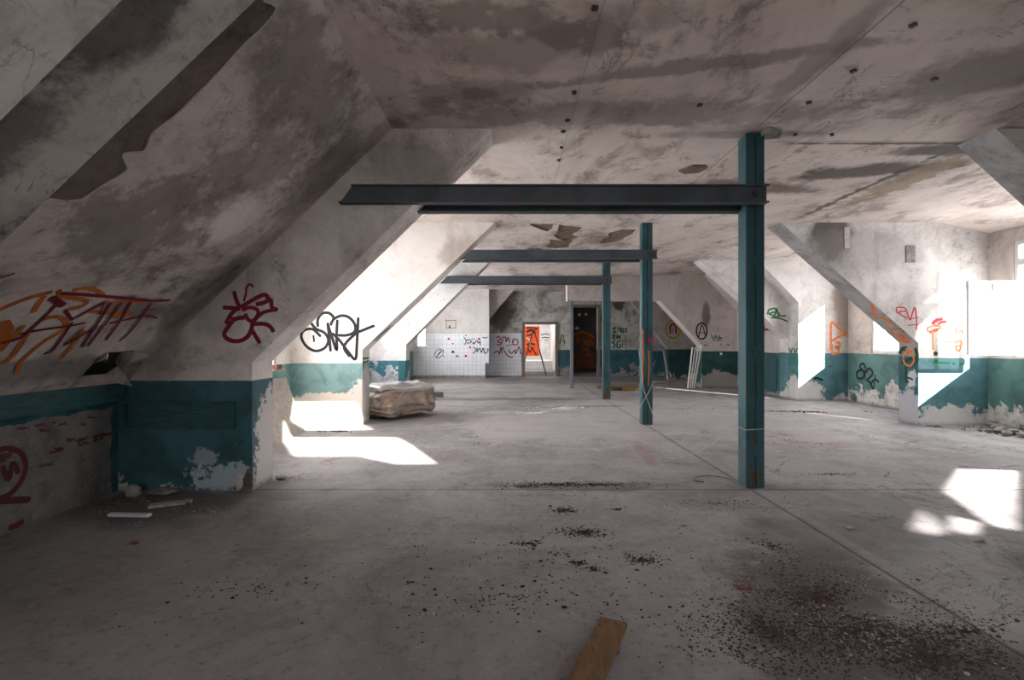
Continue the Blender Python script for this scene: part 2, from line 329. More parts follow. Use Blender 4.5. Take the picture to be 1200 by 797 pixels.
def ceiling_material():
    m = M('stained_ceiling_plaster', 0.9)
    v = m.vec(scale=(1, 0.55, 1))
    big = m.noise(0.75, 10, 0.66, 0.7, v); med = m.noise(2.6, 10, 0.72, 0.35, v); fine = m.noise(8, 8, 0.7)
    c = m.mix(m.ramp(big, 0.35, 0.62), (0.72, 0.63, 0.58), (0.54, 0.46, 0.42))
    c = m.mix(m.mul(m.ramp(m.add(m.mul(big, 0.5), m.mul(med, 0.5)), 0.50, 0.60), 0.75), c, (0.25, 0.20, 0.175))
    c = m.mix(m.ramp(fine, 0.6, 0.75, 0, 0.4), c, (0.2, 0.17, 0.15))
    # tide lines around damp stains
    tl = m.ramp(m.math('ABSOLUTE', m.math('SUBTRACT', m.noise(0.8, 6, 0.55, 1.5, v), 0.52)), 0.02, 0.0)
    c = m.mix(m.mul(tl, m.ramp(med, 0.45, 0.6, 0, 0.45)), c, (0.16, 0.12, 0.095))
    for (cc, rr, colr, k, w, ns, rt) in [
        ((4.1, 5.75, CEIL), (1.0, 0.30, 1), BLK, 0.85, 0.5, 2.0, (0, 0, 0.3)),
        ((4.6, 5.1, CEIL), (1.1, 0.22, 1), BLK, 0.8, 0.45, 2.5, (0, 0, 0.1)),
        ((3.2, 6.4, CEIL), (1.2, 0.25, 1), (0.15, 0.11, 0.09), 0.8, 0.5, 2.0, (0, 0, -0.2)),
        ((4.72, 6.2, CEIL), (0.30, 1.3, 1), (0.24, 0.18, 0.11), 0.75, 0.9, 5.0, (0, 0, 0)), ((4.45, 6.6, CEIL), (0.07, 1.5, 1), BLK, 0.8, 0.8, 5.0, (0, 0, 0.03)), ((3.6, 4.97, CEIL), (1.3, 0.035, 1), BLK, 0.8, 0.7, 4.0, (0, 0, 0)),
        ((2.1, 4.75, CEIL), (0.9, 0.12, 1), BLK, 0.4, 0.4, 3.0, (0, 0, 0)),
        ((0.2, 3.3, CEIL), (0.9, 0.35, 1), (0.26, 0.21, 0.185), 0.6, 0.7, 1.5, (0, 0, 0.4)),
        ((-0.3, 3.95, CEIL), (0.8, 0.25, 1), (0.26, 0.21, 0.185), 0.6, 0.7, 1.8, (0, 0, 0.2)),
        ((3.6, 3.6, CEIL), (1.2, 0.5, 1), (0.13, 0.11, 0.10), 0.6, 0.6, 1.6, (0, 0, 0.6)),
        ((1.2, 3.6, CEIL), (2.2, 0.12, 1), (0.17, 0.14, 0.12), 0.6, 0.9, 2.2, (0, 0, 0.25)), ((2.1, 3.4, CEIL), (0.14, 1.1, 1), (0.24, 0.20, 0.175), 0.7, 0.5, 2.0, (0, 0, 0)), ((0.1, 3.1, CEIL), (1.0, 0.2, 1), (0.16, 0.13, 0.115), 0.6, 0.9, 3.0, (0, 0, -0.3)),
        ((1.2, 4.3, CEIL), (2.2, 0.35, 1), (0.20, 0.165, 0.145), 0.6, 0.8, 2.4, (0, 0, 0)),
        ((-0.9, 9.6, CEIL), (0.5, 0.8, 1), (0.28, 0.24, 0.21), 0.6, 0.4, 2.0, (0, 0, 0))]:
        c = m.mix(m.mul(m.blotch(cc, rr, w, ns, rot=rt), k), c, colr)
    def line(ax, at, w=0.006, wob=0.03):
        d = m.math('ABSOLUTE', m.math('SUBTRACT', m.add(ax, m.mul(m.math('SUBTRACT', m.noise(2.2, 4), 0.5), wob)), at))
        return m.ramp(d, w*2, w*0.4)
    for (ax, at, k) in [(m.x, 0.53, 0.25), (m.x, 2.22, 0.55), (m.y, 4.92, 0.6), (m.y, 8.6, 0.35), (m.y, 12.2, 0.4), (m.x, 4.4, 0.3)]:
        c = m.mix(m.mul(m.mul(line(ax, at), k), m.ramp(m.x, 1.9, 2.4) if at == 4.92 else 1.0), c, (0.09, 0.07, 0.06))
    c = m.mix(m.mul(line(m.x, 2.05, 0.07), 0.25), c, (0.60, 0.56, 0.53))
    c = m.mix(m.mul(line(m.x, 0.60, 0.05), 0.25), c, (0.62, 0.57, 0.54))
    cr = m.mul(m.ramp(m.math('ABSOLUTE', m.math('SUBTRACT', m.noise(0.9, 10, 0.6, 1.0), 0.5)), 0.0050, 0.0), m.ramp(med, 0.46, 0.56))
    c = m.mix(m.mul(cr, 0.7), c, (0.12, 0.09, 0.07))
    m.bump(m.add(m.mul(med, 1.0), m.mul(fine, 0.3)), 0.35, 0.03)
    return m.col(c)
m_ceiling = ceiling_material()

def floor_material():
    m = M('dusty_concrete_floor', 0.8, 0.3)
    big = m.noise(0.7, 8, 0.6, 0.8); med = m.noise(2.6, 9, 0.68, 0.4); fine = m.noise(16, 8, 0.75)
    c = m.mix(m.ramp(big, 0.36, 0.64), (0.345, 0.327, 0.333), (0.245, 0.230, 0.237))
    c = m.mix(m.ramp(med, 0.52, 0.70, 0, 0.40), c, (0.125, 0.115, 0.118))
    c = m.mix(m.ramp(med, 0.46, 0.34, 0, 0.45), c, (0.36, 0.34, 0.335))
    c = m.mix(m.ramp(fine, 0.54, 0.64, 0, 0.6), c, (0.14, 0.13, 0.132))
    c = m.mix(m.ramp(fine, 0.44, 0.35, 0, 0.45), c, (0.46, 0.44, 0.44))
    rough = m.noise(5.0, 10, 0.78, 0.5)
    c = m.mix(m.ramp(rough, 0.55, 0.66, 0, 0.35), c, (0.125, 0.115, 0.118)); c = m.mix(m.ramp(rough, 0.45, 0.36, 0, 0.25), c, (0.40, 0.38, 0.38))
    sp = m.vor(30, 'F1'); c = m.mix(m.mul(m.ramp(sp, 0.14, 0.08), m.ramp(m.noise(1.5, 5), 0.52, 0.62)), c, (0.05, 0.04, 0.04))
    sp2 = m.vor(22, 'F1', m.vec(loc=(5, 3, 0))); c = m.mix(m.mul(m.ramp(sp2, 0.10, 0.05), m.ramp(m.noise(1.8, 5, 0.6, 0, m.vec(loc=(9, 1, 0))), 0.48, 0.60, 0, 0.8)), c, (0.50, 0.48, 0.46))
    for (cc, rr, colr, k, w, ns, rt) in [
        ((1.5, 2.4, 0), (0.55, 1.6, 1), (0.085, 0.07, 0.066), 0.8, 0.55, 2.2, (0, 0, 0.35)),
        ((2.0, 1.7, 0), (0.8, 0.8, 1), (0.065, 0.055, 0.052), 0.8, 0.5, 2.2, (0, 0, 0)),
        ((2.3, 3.6, 0), (0.9, 0.5, 1), (0.15, 0.135, 0.135), 0.6, 0.4, 1.6, (0, 0, 0)),
        ((0.7, 4.75, 0), (0.9, 0.2, 1), (0.12, 0.10, 0.10), 0.7, 0.7, 4, (0, 0, 0)),
        ((-2.9, 4.2, 0), (0.9, 0.6, 1), (0.10, 0.09, 0.085), 0.8, 0.4, 2, (0, 0, 0)),
        ((4.2, 3.1, 0), (1.4, 0.8, 1), (0.11, 0.105, 0.108), 0.6, 0.4, 1.5, (0, 0, 0)),
        ((0.5, 8.3, 0), (1.6, 2.0, 1), (0.46, 0.445, 0.445), 0.6, 0.5, 2, (0, 0, 0)),
        ((3.5, 9.5, 0), (3.4, 4.0, 1), (0.46, 0.44, 0.438), 0.6, 0.4, 1.0, (0, 0, 0)),
        ((-0.2, 12.0, 0), (2.6, 0.35, 1), (0.13, 0.115, 0.11), 0.7, 0.6, 2, (0, 0, 0)), ((1.5, 10.6, 0), (1.2, 0.2, 1), (0.14, 0.12, 0.115), 0.7, 0.6, 3, (0, 0, -0.1)), ((1.0, 17.5, 0), (5, 1.6, 1), (0.15, 0.14, 0.14), 0.7, 0.3, 1, (0, 0, 0)), ((0.6, 21.4, 0), (2.6, 2.2, 1), (0.075, 0.062, 0.055), 0.9, 0.3, 1, (0, 0, 0)),
        ((1.62, 6.2, 0), (0.10, 0.9, 1), (0.30, 0.16, 0.16), 0.55, 0.5, 5, (0, 0, 0.1)),
        ((3.9, 6.6, 0), (1.3, 0.25, 1), (0.32, 0.22, 0.22), 0.35, 0.5, 3, (0, 0, -0.1))]:
        c = m.mix(m.mul(m.blotch(cc, rr, w, ns, rot=rt), k), c, colr)
    def line(ax, at, w, wob=0.02):
        d = m.math('ABSOLUTE', m.math('SUBTRACT', m.add(ax, m.mul(m.math('SUBTRACT', m.noise(1.7, 5), 0.5), wob)), at))
        return m.ramp(d, w*1.6, w*0.4)
    j = None
    for (ax, at, w, k) in [(m.x, 2.19, 0.010, 0.8), (m.y, 4.66, 0.010, 0.75), (m.y, 7.70, 0.010, 0.35), (m.y, 11.9, 0.014, 0.4), (m.y, 10.3, 0.02, 0.3)]:
        l = m.mul(line(ax, at, w), k); c = m.mix(l, c, (0.06, 0.05, 0.048)); j = l if j is None else m.math('MAXIMUM', j, l)
    c = m.mix(m.mul(line(m.x, 2.27, 0.035), 0.18), c, (0.40, 0.385, 0.375))
    # wandering cracks in the right half
    vv = m.vec(src=m.pos); ed = m.vor(0.55, vec=m.t_warp(0.5)) if hasattr(m, 't_warp') else m.vor(0.55)
    cr = m.mul(m.ramp(m.math('ABSOLUTE', m.math('SUBTRACT', m.noise(0.7, 10, 0.62, 0.8, m.vec(loc=(2, 2, 0))), 0.5)), 0.0050, 0.0), m.ramp(m.x, 1.6, 2.8))
    c = m.mix(m.mul(cr, 0.85), c, (0.05, 0.042, 0.04))
    m.bump(m.add(m.add(m.mul(med, 0.5), m.mul(fine, 0.35)), m.mul(j, -1.2)), 0.35, 0.02)
    m.set(m.b.inputs['Roughness'], m.ramp(med, 0.3, 0.7, 0.62, 0.88))
    return m.col(c)
m_floor = floor_material()

m_column = steel('teal_painted_steel', (0.030, 0.105, 0.120), 0.25)
m_beam = steel('blue_grey_painted_steel', (0.075, 0.09, 0.105), 0.25, (0.04, 0.05, 0.06))
m_post = steel('grey_painted_steel', (0.20, 0.22, 0.26), 0.1)
m_iron = steel('dark_bolt_iron', (0.05, 0.05, 0.055), 0.3)
m_frame = flat('white_window_paint', (0.74, 0.73, 0.71), 0.5, 0.15, 8)
m_wood = None
def wood(name, a, b, ax=(1, 1, 1)):
    m = M(name, 0.75); g = m.noise(9, 8, 0.6, 1.2, m.vec(scale=ax)); k = m.noise(2.5, 6)
    c = m.mix(m.ramp(g, 0.35, 0.68), a, b); c = m.mix(m.ramp(k, 0.6, 0.72, 0, 0.5), c, tuple(q*0.5 for q in b))
    m.bump(g, 0.3, 0.004); return m.col(c)
m_wood = wood('worn_brown_board', (0.235, 0.135, 0.070), (0.15, 0.085, 0.045), (6, 1.2, 6))
m_wood_dk = wood('grey_weathered_timber', (0.21, 0.185, 0.16), (0.11, 0.095, 0.08), (1.2, 8, 8))
m_wood_or = wood('orange_brown_timber', (0.40, 0.20, 0.07), (0.13, 0.08, 0.045), (2, 5, 5))
def worn_board():
    m = M('worn_teal_board', 0.6); g = m.noise(5, 8, 0.7, 0.5, m.vec(scale=(1, 1, 7))); c = m.mix(m.ramp(g, 0.35, 0.68), (0.034, 0.105, 0.120), (0.02, 0.06, 0.07))
    c = m.mix(m.ramp(m.noise(4, 8, 0.75, 0, m.vec(scale=(1, 1, 5), loc=(2, 1, 0))), 0.56, 0.62, 0, 0.85), c, (0.11, 0.062, 0.048))
    m.bump(g, 0.4, 0.006); return m.col(c)
m_teal_board = worn_board()
m_concrete_slab = flat('sandy_chipboard', (0.36, 0.33, 0.305), 0.9, 0.25, 12)
m_rope = flat('pale_string', (0.50, 0.47, 0.42), 0.9, 0.2, 20)
m_wire = flat('dark_wire', (0.06, 0.05, 0.045), 0.5, 0.2, 20)
m_chipw = flat('white_paint_flakes', (0.42, 0.40, 0.39), 0.9, 0.35, 20)
m_chipd = flat('dark_leaf_litter', (0.085, 0.066, 0.060), 0.95, 0.4, 20)
m_chipr = flat('red_brick_crumbs', (0.22, 0.09, 0.07), 0.95, 0.3, 20)
m_rubble = flat('grey_mortar_rubble', (0.33, 0.31, 0.29), 0.95, 0.4, 12, 0.4)
m_peel = flat('exposed_brown_lath', (0.20, 0.145, 0.105), 0.95, 0.35, 9, 0.5)
m_peel_dk = plaster('exposed_dark_reed_mat', (0.19, 0.15, 0.118), (0.12, 0.094, 0.075), (0.05, 0.038, 0.03), 0.8, (3, 3, 3), 2.5)
m_curl = flat('curled_plaster_skin', (0.58, 0.53, 0.50), 0.9, 0.2, 10)
SP = {k: spray('spray_paint_'+k, c) for k, c in dict(red=(0.20, 0.012, 0.03), orange=(0.50, 0.15, 0.03), black=(0.012, 0.012, 0.014), bright_red=(0.55, 0.03, 0.05),
      bright_orange=(0.75, 0.22, 0.06), green=(0.02, 0.17, 0.05), dark_green=(0.012, 0.07, 0.035), blue=(0.03, 0.12, 0.20), yellow=(0.30, 0.20, 0.02), wine=(0.26, 0.02, 0.07), rust=(0.22, 0.07, 0.03), pale_green=(0.10, 0.22, 0.07), skyblue=(0.30, 0.50, 0.70)).items()}

# ------------------------------------------------------------------ the room shell
floor = struct(prism('floor', R(-5, -4.2, 8.6, 27), FZ, -0.2, 0.0, m_floor))
# ceiling with added openings: two cut to the left sun patch, two to light the far rooms
up = Vector((-SUN.x, -SUN.y, -SUN.z))/0.75*CEIL
def lit(pts): return [(x+up.x, y+up.y) for x, y in pts]
sun_cutA = lit([(-3.50, 7.66), (-3.10, 7.19), (-1.57, 7.19), (-1.30, 6.75), (-0.71, 5.52), (-1.18, 5.49), (-1.71, 5.89), (-2.46, 5.87)])
sun_cutB = lit([(-4.05, 8.95), (-3.0, 8.95), (-2.46, 8.42), (-1.99, 7.70), (-2.42, 7.64), (-3.36, 7.64)])
ceiling = struct(prism('ceiling', [(-5, -4.2), (7.04, -4.2), (7.04, 4.7), (7.86, 4.7), (7.86, 11.8), (8.6, 11.8), (8.6, 27), (-5, 27)], FZ, CEIL, CEIL+0.07, m_ceiling,
    holes=[sun_cutA, sun_cutB, R(0.2, 22.9, 1.6, 24.4), R(4.85, 21.1, 5.25, 21.9)]))

m_lining = flat('dark_sun_shaft_lining', (0.10, 0.09, 0.08), 0.95)
def shaft(name, pts3, L, mat):
    bm = bmesh.new(); d = -SUN.normalized()*L
    q = [bm.verts.new(p) for p in pts3]; r = [bm.verts.new(p+d) for p in pts3]
    for i in range(len(q)): bm.faces.new([q[i], q[(i+1) % len(q)], r[(i+1) % len(q)], r[i]])
    o = struct(obj(name, bm, mat)); md = o.modifiers.new('wall', 'SOLIDIFY'); md.thickness = 0.02; md.offset = 0
    return o
shaft('window_7', [Vector((x, y, CEIL+0.06)) for x, y in sun_cutA], 2.6, m_lining)  # these two are added unseen shafts along the sun, not windows
shaft('window_8', [Vector((x, y, CEIL+0.06)) for x, y in sun_cutB], 2.6, m_lining)
LEFT_OUT, RIGHT_OUT = -4.6, 8.4
# left slope of the roof over the near bays, with a torn hole above the knee wall
p0 = Vector((-1.065, 0, CEIL)); p1 = Vector((-3.46, 0, 0.98)); vdir = (p1-p0).normalized(); slen = (p1-p0).length
SN = Vector((-vdir.z, 0, vdir.x)); SN = SN if SN.x > 0 else -SN            # points into the room
def slope_frame(u, v, t): return p0+vdir*v+Vector((0, u, 0))-SN*t
def slope_uv(px, py):
    q = on_plane(px, py, p0, SN); return (q.y, (q-Vector((p0.x, q.y, p0.z))).dot(vdir))
def slope_pt(px, py): return on_plane(px, py, p0, SN)
hole = [slope_uv(*p) for p in [(84, 452), (98, 438), (112, 423), (126, 413), (143, 412), (158, 410), (149, 424), (143, 432), (146, 438), (133, 447)]]
hole = [(u, min(v, slen-0.02)) for u, v in hole]
slope = struct(prism('wall_left_slope', [(-4.2, 0), (4.64, 0), (4.64, slen), (-4.2, slen)], slope_frame, 0, 0.09, m_left_near, holes=[hole]))
prism('rafter_strip', [(1.46, 0.0), (2.53, 0.0), (2.53, slen), (1.46, slen)], slope_frame, -0.035, 0.0, m_left_rafter, parent=slope)
# torn edge flap beside the hole
fl = bmesh.new()
for (a, b, c) in [((126, 413), (112, 423), (119, 414)), ((158, 410), (149, 424), (170, 411)), ((146, 438), (133, 447), (150, 447))]:
    q = [slope_pt(*a), slope_pt(*b), slope_pt(*c)]; q[2] = q[2]+SN*0.05
    f = [fl.verts.new(x+SN*0.004) for x in q]; g = [fl.verts.new(x+SN*0.016) for x in q]
    fl.faces.new(f); fl.faces.new(g[::-1])
    for i in range(3): fl.faces.new([f[i], f[(i+1) % 3], g[(i+1) % 3], g[i]])
obj('torn_plaster_edge', fl, m_left_near, slope)
# long strip where the plaster skin has fallen off
peel = [(308, 0), (322, 6), (318, 17), (303, 34), (290, 45), (272, 64), (250, 88), (230, 108), (205, 133), (178, 153), (168, 175), (150, 178), (142, 181), (148, 195), (139, 204), (118, 216), (95, 232), (78, 234), (58, 231), (50, 236), (128, 155), (200, 78), (287, -4)]
pp = [slope_uv(*p) for p in peel]
pp = [(max(u, 2.535), v) for u, v in pp]
# keep the strip tight against the rafter edge
prism('fallen_plaster_patch', pp, slope_frame, -0.006, 0.0, m_peel_dk, parent=slope)['label'] = 'dark brown bare patch where plaster has fallen'
rimbm = bmesh.new()
rim = [slope_frame(u, v, -0.006) for u, v in pp[:18]]
add_tube(rimbm, smooth_pts(rim, 3), 0.007, 5)
obj('broken_plaster_lip', rimbm, m_curl, slope)
# knee wall under it
knee = struct(prism('wall_left_knee', R(-4.2, 0, 4.63, 0.99), FX, -3.54, -3.75, m_knee))
box('top_rail', (-3.50, 0.2, 0.90), (0.10, 8.8, 0.17), m_teal_board, knee, bev=0.01)
struct(prism('wall_left_outer_near', R(-4.2, 0, 5.0, CEIL), FX, LEFT_OUT, LEFT_OUT-0.1, m_shell))
struct(prism('wall_back', R(-4.7, 0, 8.5, CEIL), FY, -4.0, -4.2, m_bulk, holes=[R(-0.95, 1.25, 0.95, 2.35)]))  # opening behind the camera, added for fill light

def fin_left(name, y0, y1, xt, xc, zc, mat, mat_under=None):
    s = (CEIL-zc)/(xt-xc)
    o = struct(prism(name, [(xt, CEIL), (xc, zc), (xc, 0), (LEFT_OUT, 0), (LEFT_OUT, CEIL)], FY, y0, y1, mat))
    return o
fin0 = fin_left('wall_left_rib', 0.95, 1.48, -0.18, -2.31, 1.16, m_fin_left0)
fin1 = fin_left('wall_left_rib', 4.62, 5.02, -0.17, -2.33, 1.16, m_fin_left1)
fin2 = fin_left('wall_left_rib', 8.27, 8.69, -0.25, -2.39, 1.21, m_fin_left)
fin3 = fin_left('wall_left_rib', 11.9, 12.3, -0.42, -2.42, 1.27, m_fin_left3)
def outer_left(y0, y1, win, mat=m_outer_left):
    h = [R(win[0], win[2], win[1], win[3])] if win else None
    return struct(prism('wall_left', R(y0, 0, y1, CEIL), FX, -3.56, -3.74, mat, holes=h))
ol1 = outer_left(5.0, 8.29, (5.35, 7.80, 0.92, 2.75))
ol2 = outer_left(8.67, 11.92, (9.1, 11.4, 0.95, 2.75))
ol3 = outer_left(12.28, 19.0, (13.0, 17.6, 1.15, 2.75))

def window_frame(idx, X, y0, y1, z0, z1, side, mull=2, transom=None):
    """painted wooden window frame in an outer wall at plane X"""
    bm = bmesh.new(); w = 0.06; t = 0.06; xc = X+side*0.05
    add_box(bm, (xc, (y0+y1)/2, z0+w/2), (t, y1-y0, w), bev=0.004); add_box(bm, (xc, (y0+y1)/2, z1-w/2), (t, y1-y0, w), bev=0.004)
    add_box(bm, (xc, y0+w/2, (z0+z1)/2), (t, w, z1-z0-2*w), bev=0.004); add_box(bm, (xc, y1-w/2, (z0+z1)/2), (t, w, z1-z0-2*w), bev=0.004)
    o = struct(obj('window_%d' % idx, bm, m_frame))
    for k in range(1, mull):
        y = y0+(y1-y0)*k/mull
        box('mullion', (xc, y, (z0+z1)/2), (0.045, 0.05, z1-z0-2*w), m_frame, o)
    if transom: box('transom', (xc, (y0+y1)/2, transom), (0.05, y1-y0-2*w, 0.05), m_frame, o)
    return o
box('window_sill', (-3.50, 6.575, 0.915), (0.14, 2.5, 0.032), m_rubble, ol1)
window_frame(1, -3.56, 5.35, 7.80, 0.92, 2.75, -1, 2, 2.2)
window_frame(2, -3.56, 9.1, 11.4, 0.95, 2.75, -1, 2, 2.2)
window_frame(3, -3.56, 13.0, 17.6, 1.15, 2.75, -1, 4, 2.2)

# right side: ribs, outer wall, windows
def fin_right(y0, y1, xt, xc, zc, mat, mu=None):
    o = struct(prism('wall_right_rib', [(xt, CEIL), (xc, zc), (xc, 0), (RIGHT_OUT, 0), (RIGHT_OUT, CEIL)], FY, y0, y1, [mat, mu or mat]))
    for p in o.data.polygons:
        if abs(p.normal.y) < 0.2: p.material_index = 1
    return o
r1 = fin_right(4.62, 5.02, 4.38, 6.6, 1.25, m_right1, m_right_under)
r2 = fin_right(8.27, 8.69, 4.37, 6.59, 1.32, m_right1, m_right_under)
r3 = fin_right(12.1, 12.5, 4.47, 6.575, 1.41, m_right1)
r3b = fin_right(11.7, 12.1, 5.60, 6.585, 2.24, m_right1)
WT = 0.12
XO = 7.72
W1 = (6.40, 7.86, 1.10, 2.88); W2 = (9.76, 10.95, 1.10, 2.70)
or1 = struct(prism('wall_right', R(5.0, 0, 8.29, CEIL), FX, XO, XO+WT, m_outer_right, holes=[R(W1[0], W1[2], W1[1], W1[3])]))
or2 = struct(prism('wall_right', R(8.67, 0, 11.72, CEIL), FX, XO, XO+WT, m_outer_right, holes=[R(W2[0], W2[2], W2[1], W2[3])]))
# sloping strip of ceiling over the dormer windows
for (a, b) in [(5.0, 8.29), (8.67, 11.72)]:
    prism('dormer_soffit', [(6.90, CEIL+0.01), (XO+0.01, CEIL-0.18), (XO+0.01, CEIL+0.01)], FY, a, b, m_ceiling, parent=ceiling)
# near right bay wall with unseen openings added in the shape of the floor's sun patch
def wallx(X, x, y):
    t = (X-x); return (y-1.45*t, 0.75*t)
XN = 7.0
q1 = [wallx(XN, *p) for p in [(4.72, 5.44), (5.29, 5.35), (3.61, 3.665), (3.50, 3.665), (3.86, 4.58)]]
q2 = [wallx(XN, *p) for p in [(3.38, 4.18), (2.81, 3.6), (3.02, 3.59)]]
q3 = [wallx(XN, *p) for p in [(3.40, 3.95), (3.50, 3.85), (3.26, 3.60), (3.06, 3.60)]]
q1 = [wallx(XN, 4.00, 4.74), wallx(XN, 4.72, 5.44), wallx(XN, 5.29, 5.35), wallx(XN, 4.45, 4.50), wallx(XN, 3.61, 3.665), wallx(XN, 3.50, 3.70), wallx(XN, 3.86, 4.58)]
struct(prism('wall_right_near', R(-4.2, 0, 4.64, CEIL), FX, XN, XN+0.03, m_outer_right, holes=[q1, q2, q3]))
for i, q in enumerate((q1, q2, q3)): shaft('window_%d' % (9+i), [Vector((XN+0.02, y, z)) for y, z in q], 1.6, m_lining)  # added unseen shafts behind the sun openings, not real windows
# beyond the third rib
struct(prism('wall_right_low', R(12.48, 0, 14.92, 2.2), FX, 6.60, 6.75, m_far_right))
bm = bmesh.new(); add_prism(bm, [(6.60, 2.2), (5.62, CEIL), (6.9, CEIL), (6.9, 2.2)], None, FY, 12.48, 14.92)
struct(obj('wall_right_slope', bm, m_bulk))
far_right = struct(prism('wall_right_far', [(1.66, CEIL), (1.66, 2.53), (4.36, 2.53), (5.58, 1.22), (5.58, 0), (7.0, 0), (7.0, CEIL)], FY, 14.9, 15.35, m_far_right))
struct(prism('wall_right_end', R(15.3, 0, 20, CEIL), FX, 6.9, 7.1, m_far_right))
rib4 = struct(prism('wall_right_rib', [(4.0, CEIL), (5.66, 1.1), (5.66, 0), (7.0, 0), (7.0, CEIL)], FY, 18.4, 18.75, plaster('plaster_bay_shade', (0.34, 0.30, 0.285), (0.24, 0.21, 0.20), (0.10, 0.085, 0.08), 0.5, (2, 8, 1), 0.8, teal=1.06, teal_col=(0.02, 0.06, 0.065), peel=0)))  # darker plaster: the bay's lack of light is painted into the colour
struct(prism('wall_right_closing', R(12.0, 0, 15.4, CEIL), FX, 8.3, 8.4, m_shell))

# far end
tw = struct(prism('wall_far_tiled', [(-3.8, 0), (-0.92, 0), (-0.92, 0.55), (-0.78, 0.55), (-0.78, CEIL), (-3.8, CEIL)], FY, 18.8, 19.3, m_tile_wall, holes=[R(-3.46, 1.13, -3.10, 1.86)]))
bm = bmesh.new()
for (c, s) in [((-3.28, 18.85, 1.16), (0.36, 0.05, 0.05)), ((-3.28, 18.85, 1.83), (0.36, 0.05, 0.05)), ((-3.44, 18.85, 1.5), (0.04, 0.05, 0.6)), ((-3.12, 18.85, 1.5), (0.04, 0.05, 0.6))]: add_box(bm, c, s, bev=0.003)
struct(obj('window_4', bm, m_frame))
box('plinth', (-2.4, 18.76, 0.05), (3.0, 0.08, 0.10), m_rubble, tw)
struct(prism('wall_far_wedge', [(-0.79, CEIL), (0.12, CEIL), (-0.76, 2.22), (-0.79, 2.22)], FY, 19.2, 19.72, m_bulk))
fw = struct(prism('wall_far', R(-4.7, 0, 7.1, CEIL), FY, 19.7, 19.95, m_far, holes=[R(-3.9, 0.9, -2.85, 2.3), R(0.56, 0.0005, 1.74, 2.0), R(2.42, 0.0005, 3.36, 2.66)]))
struct(prism('wall_left_side', R(18.9, 0, 19.8, CEIL), FX, -3.6, -3.8, m_shell))
# rooms behind the doors
rw = struct(prism('wall_back_room', R(-1.3, 0, 2.15, CEIL), FY, 26.0, 26.2, m_white))
struct(prism('wall_back_room_left', R(19.9, 0, 26.1, CEIL), FX, -1.2, -1.35, m_white))
struct(prism('wall_back_room_right', R(19.9, 0, 26.1, CEIL), FX, 2.0, 2.12, m_white))
struct(prism('wall_dark_room', R(2.1, 0, 5.5, CEIL), FY, 22.2, 22.4, m_dark))
struct(prism('wall_dark_room_side', R(19.9, 0, 22.4, CEIL), FX, 5.3, 5.4, m_dark))
struct(prism('wall_dark_room_near_side', R(19.9, 0, 22.4, CEIL), FX, 2.13, 2.18, m_dark))
stp = struct(prism('trim_1', R(-1.2, 24.2, 2.0, 26.0), FZ, 0, 0.42, m_white))

# ------------------------------------------------------------------ steel columns and tie beams
def column(x, y, label):
    t = thing('steel_column', (x+0.085, y+0.085, 0), label, 'column', 'teal steel columns down the attic')
    H = CEIL-0.005
    # two channels boxed back to back: flanges, recessed web groove
    bm = bmesh.new(); add_box(bm, (x+0.04, y+0.085, H/2), (0.08, 0.17, H), bev=0.006); obj('channel', bm, m_column, t)
    bm = bmesh.new(); add_box(bm, (x+0.130, y+0.085, H/2), (0.08, 0.17, H), bev=0.006); obj('channel', bm, m_column, t)
    bm = bmesh.new(); add_box(bm, (x+0.085, y+0.085, H/2), (0.012, 0.15, H-0.02)); obj('seam_weld', bm, m_iron, t)
    for z in (0.35, 1.25, 2.1): box('batten_plate', (x+0.085, y-0.002, z), (0.05, 0.006, 0.10), m_column, t, bev=0.001)
    return t
cols = [column(2.17, 4.71, 'nearest teal steel column, tallest in view, with string tied round it'),
        column(2.13, 8.27, 'middle teal steel column streaked with orange paint'),
        column(2.16, 11.9, 'farthest of the three teal steel columns, by the plank pile')]
def beam(y, x0, x1, zb, zt, cut, label):
    t = thing('tie_beam', (x0, y, zb), label, 'beam', 'steel tie beams between roof and columns')
    h = zt-zb
    for (yy, xx1, nm, sgn) in [(y-0.055, x1, 'channel', -1), (y+0.28, x1-0.02, 'channel', 1)]:
        bm = bmesh.new()
        def sl(z): return x0+cut*(z-zb)/h
        # web
        add_prism(bm, [(sl(zb), zb), (xx1, zb), (xx1, zt), (sl(zt), zt)], None, FY, yy-0.008 if sgn < 0 else yy-0.006, yy+0.006)
        # flanges
        for z in (zb, zt-0.012):
            add_prism(bm, [(sl(z), z), (xx1+0.008, z), (xx1+0.008, z+0.012), (sl(z+0.012), z+0.012)], None, FY, yy-0.045, yy+0.045)
        obj(nm, bm, m_beam, t)
    bm = bmesh.new()
    for dx in (0.10,):
        g = bmesh.ops.create_cone(bm, cap_ends=True, segments=6, radius1=0.022, radius2=0.022, depth=0.03)['verts']
        bmesh.ops.transform(bm, matrix=Matrix.Translation((x1-dx, y-0.075, (zb+zt)/2)) @ Matrix.Rotation(math.pi/2, 4, 'X'), verts=g)
        g = bmesh.ops.create_cone(bm, cap_ends=True, segments=12, radius1=0.03, radius2=0.03, depth=0.006)['verts']
        bmesh.ops.transform(bm, matrix=Matrix.Translation((x1-dx, y-0.066, (zb+zt)/2)) @ Matrix.Rotation(math.pi/2, 4, 'X'), verts=g)
    obj('bolt', bm, m_iron, t)
    return t
beam(4.64-0.03, -1.52, 2.275, 2.575, 2.735, 0.12, 'nearest blue-grey steel beam spanning from left roof slope to nearest column')
beam(8.2, -0.80, 2.33, 2.66, 2.80, 0.17, 'middle grey steel beam below the peeling ceiling patches')
beam(11.83, -1.62, 2.33, 2.68, 2.85, 0.17, 'farthest and shortest grey steel beam in front of far wall')
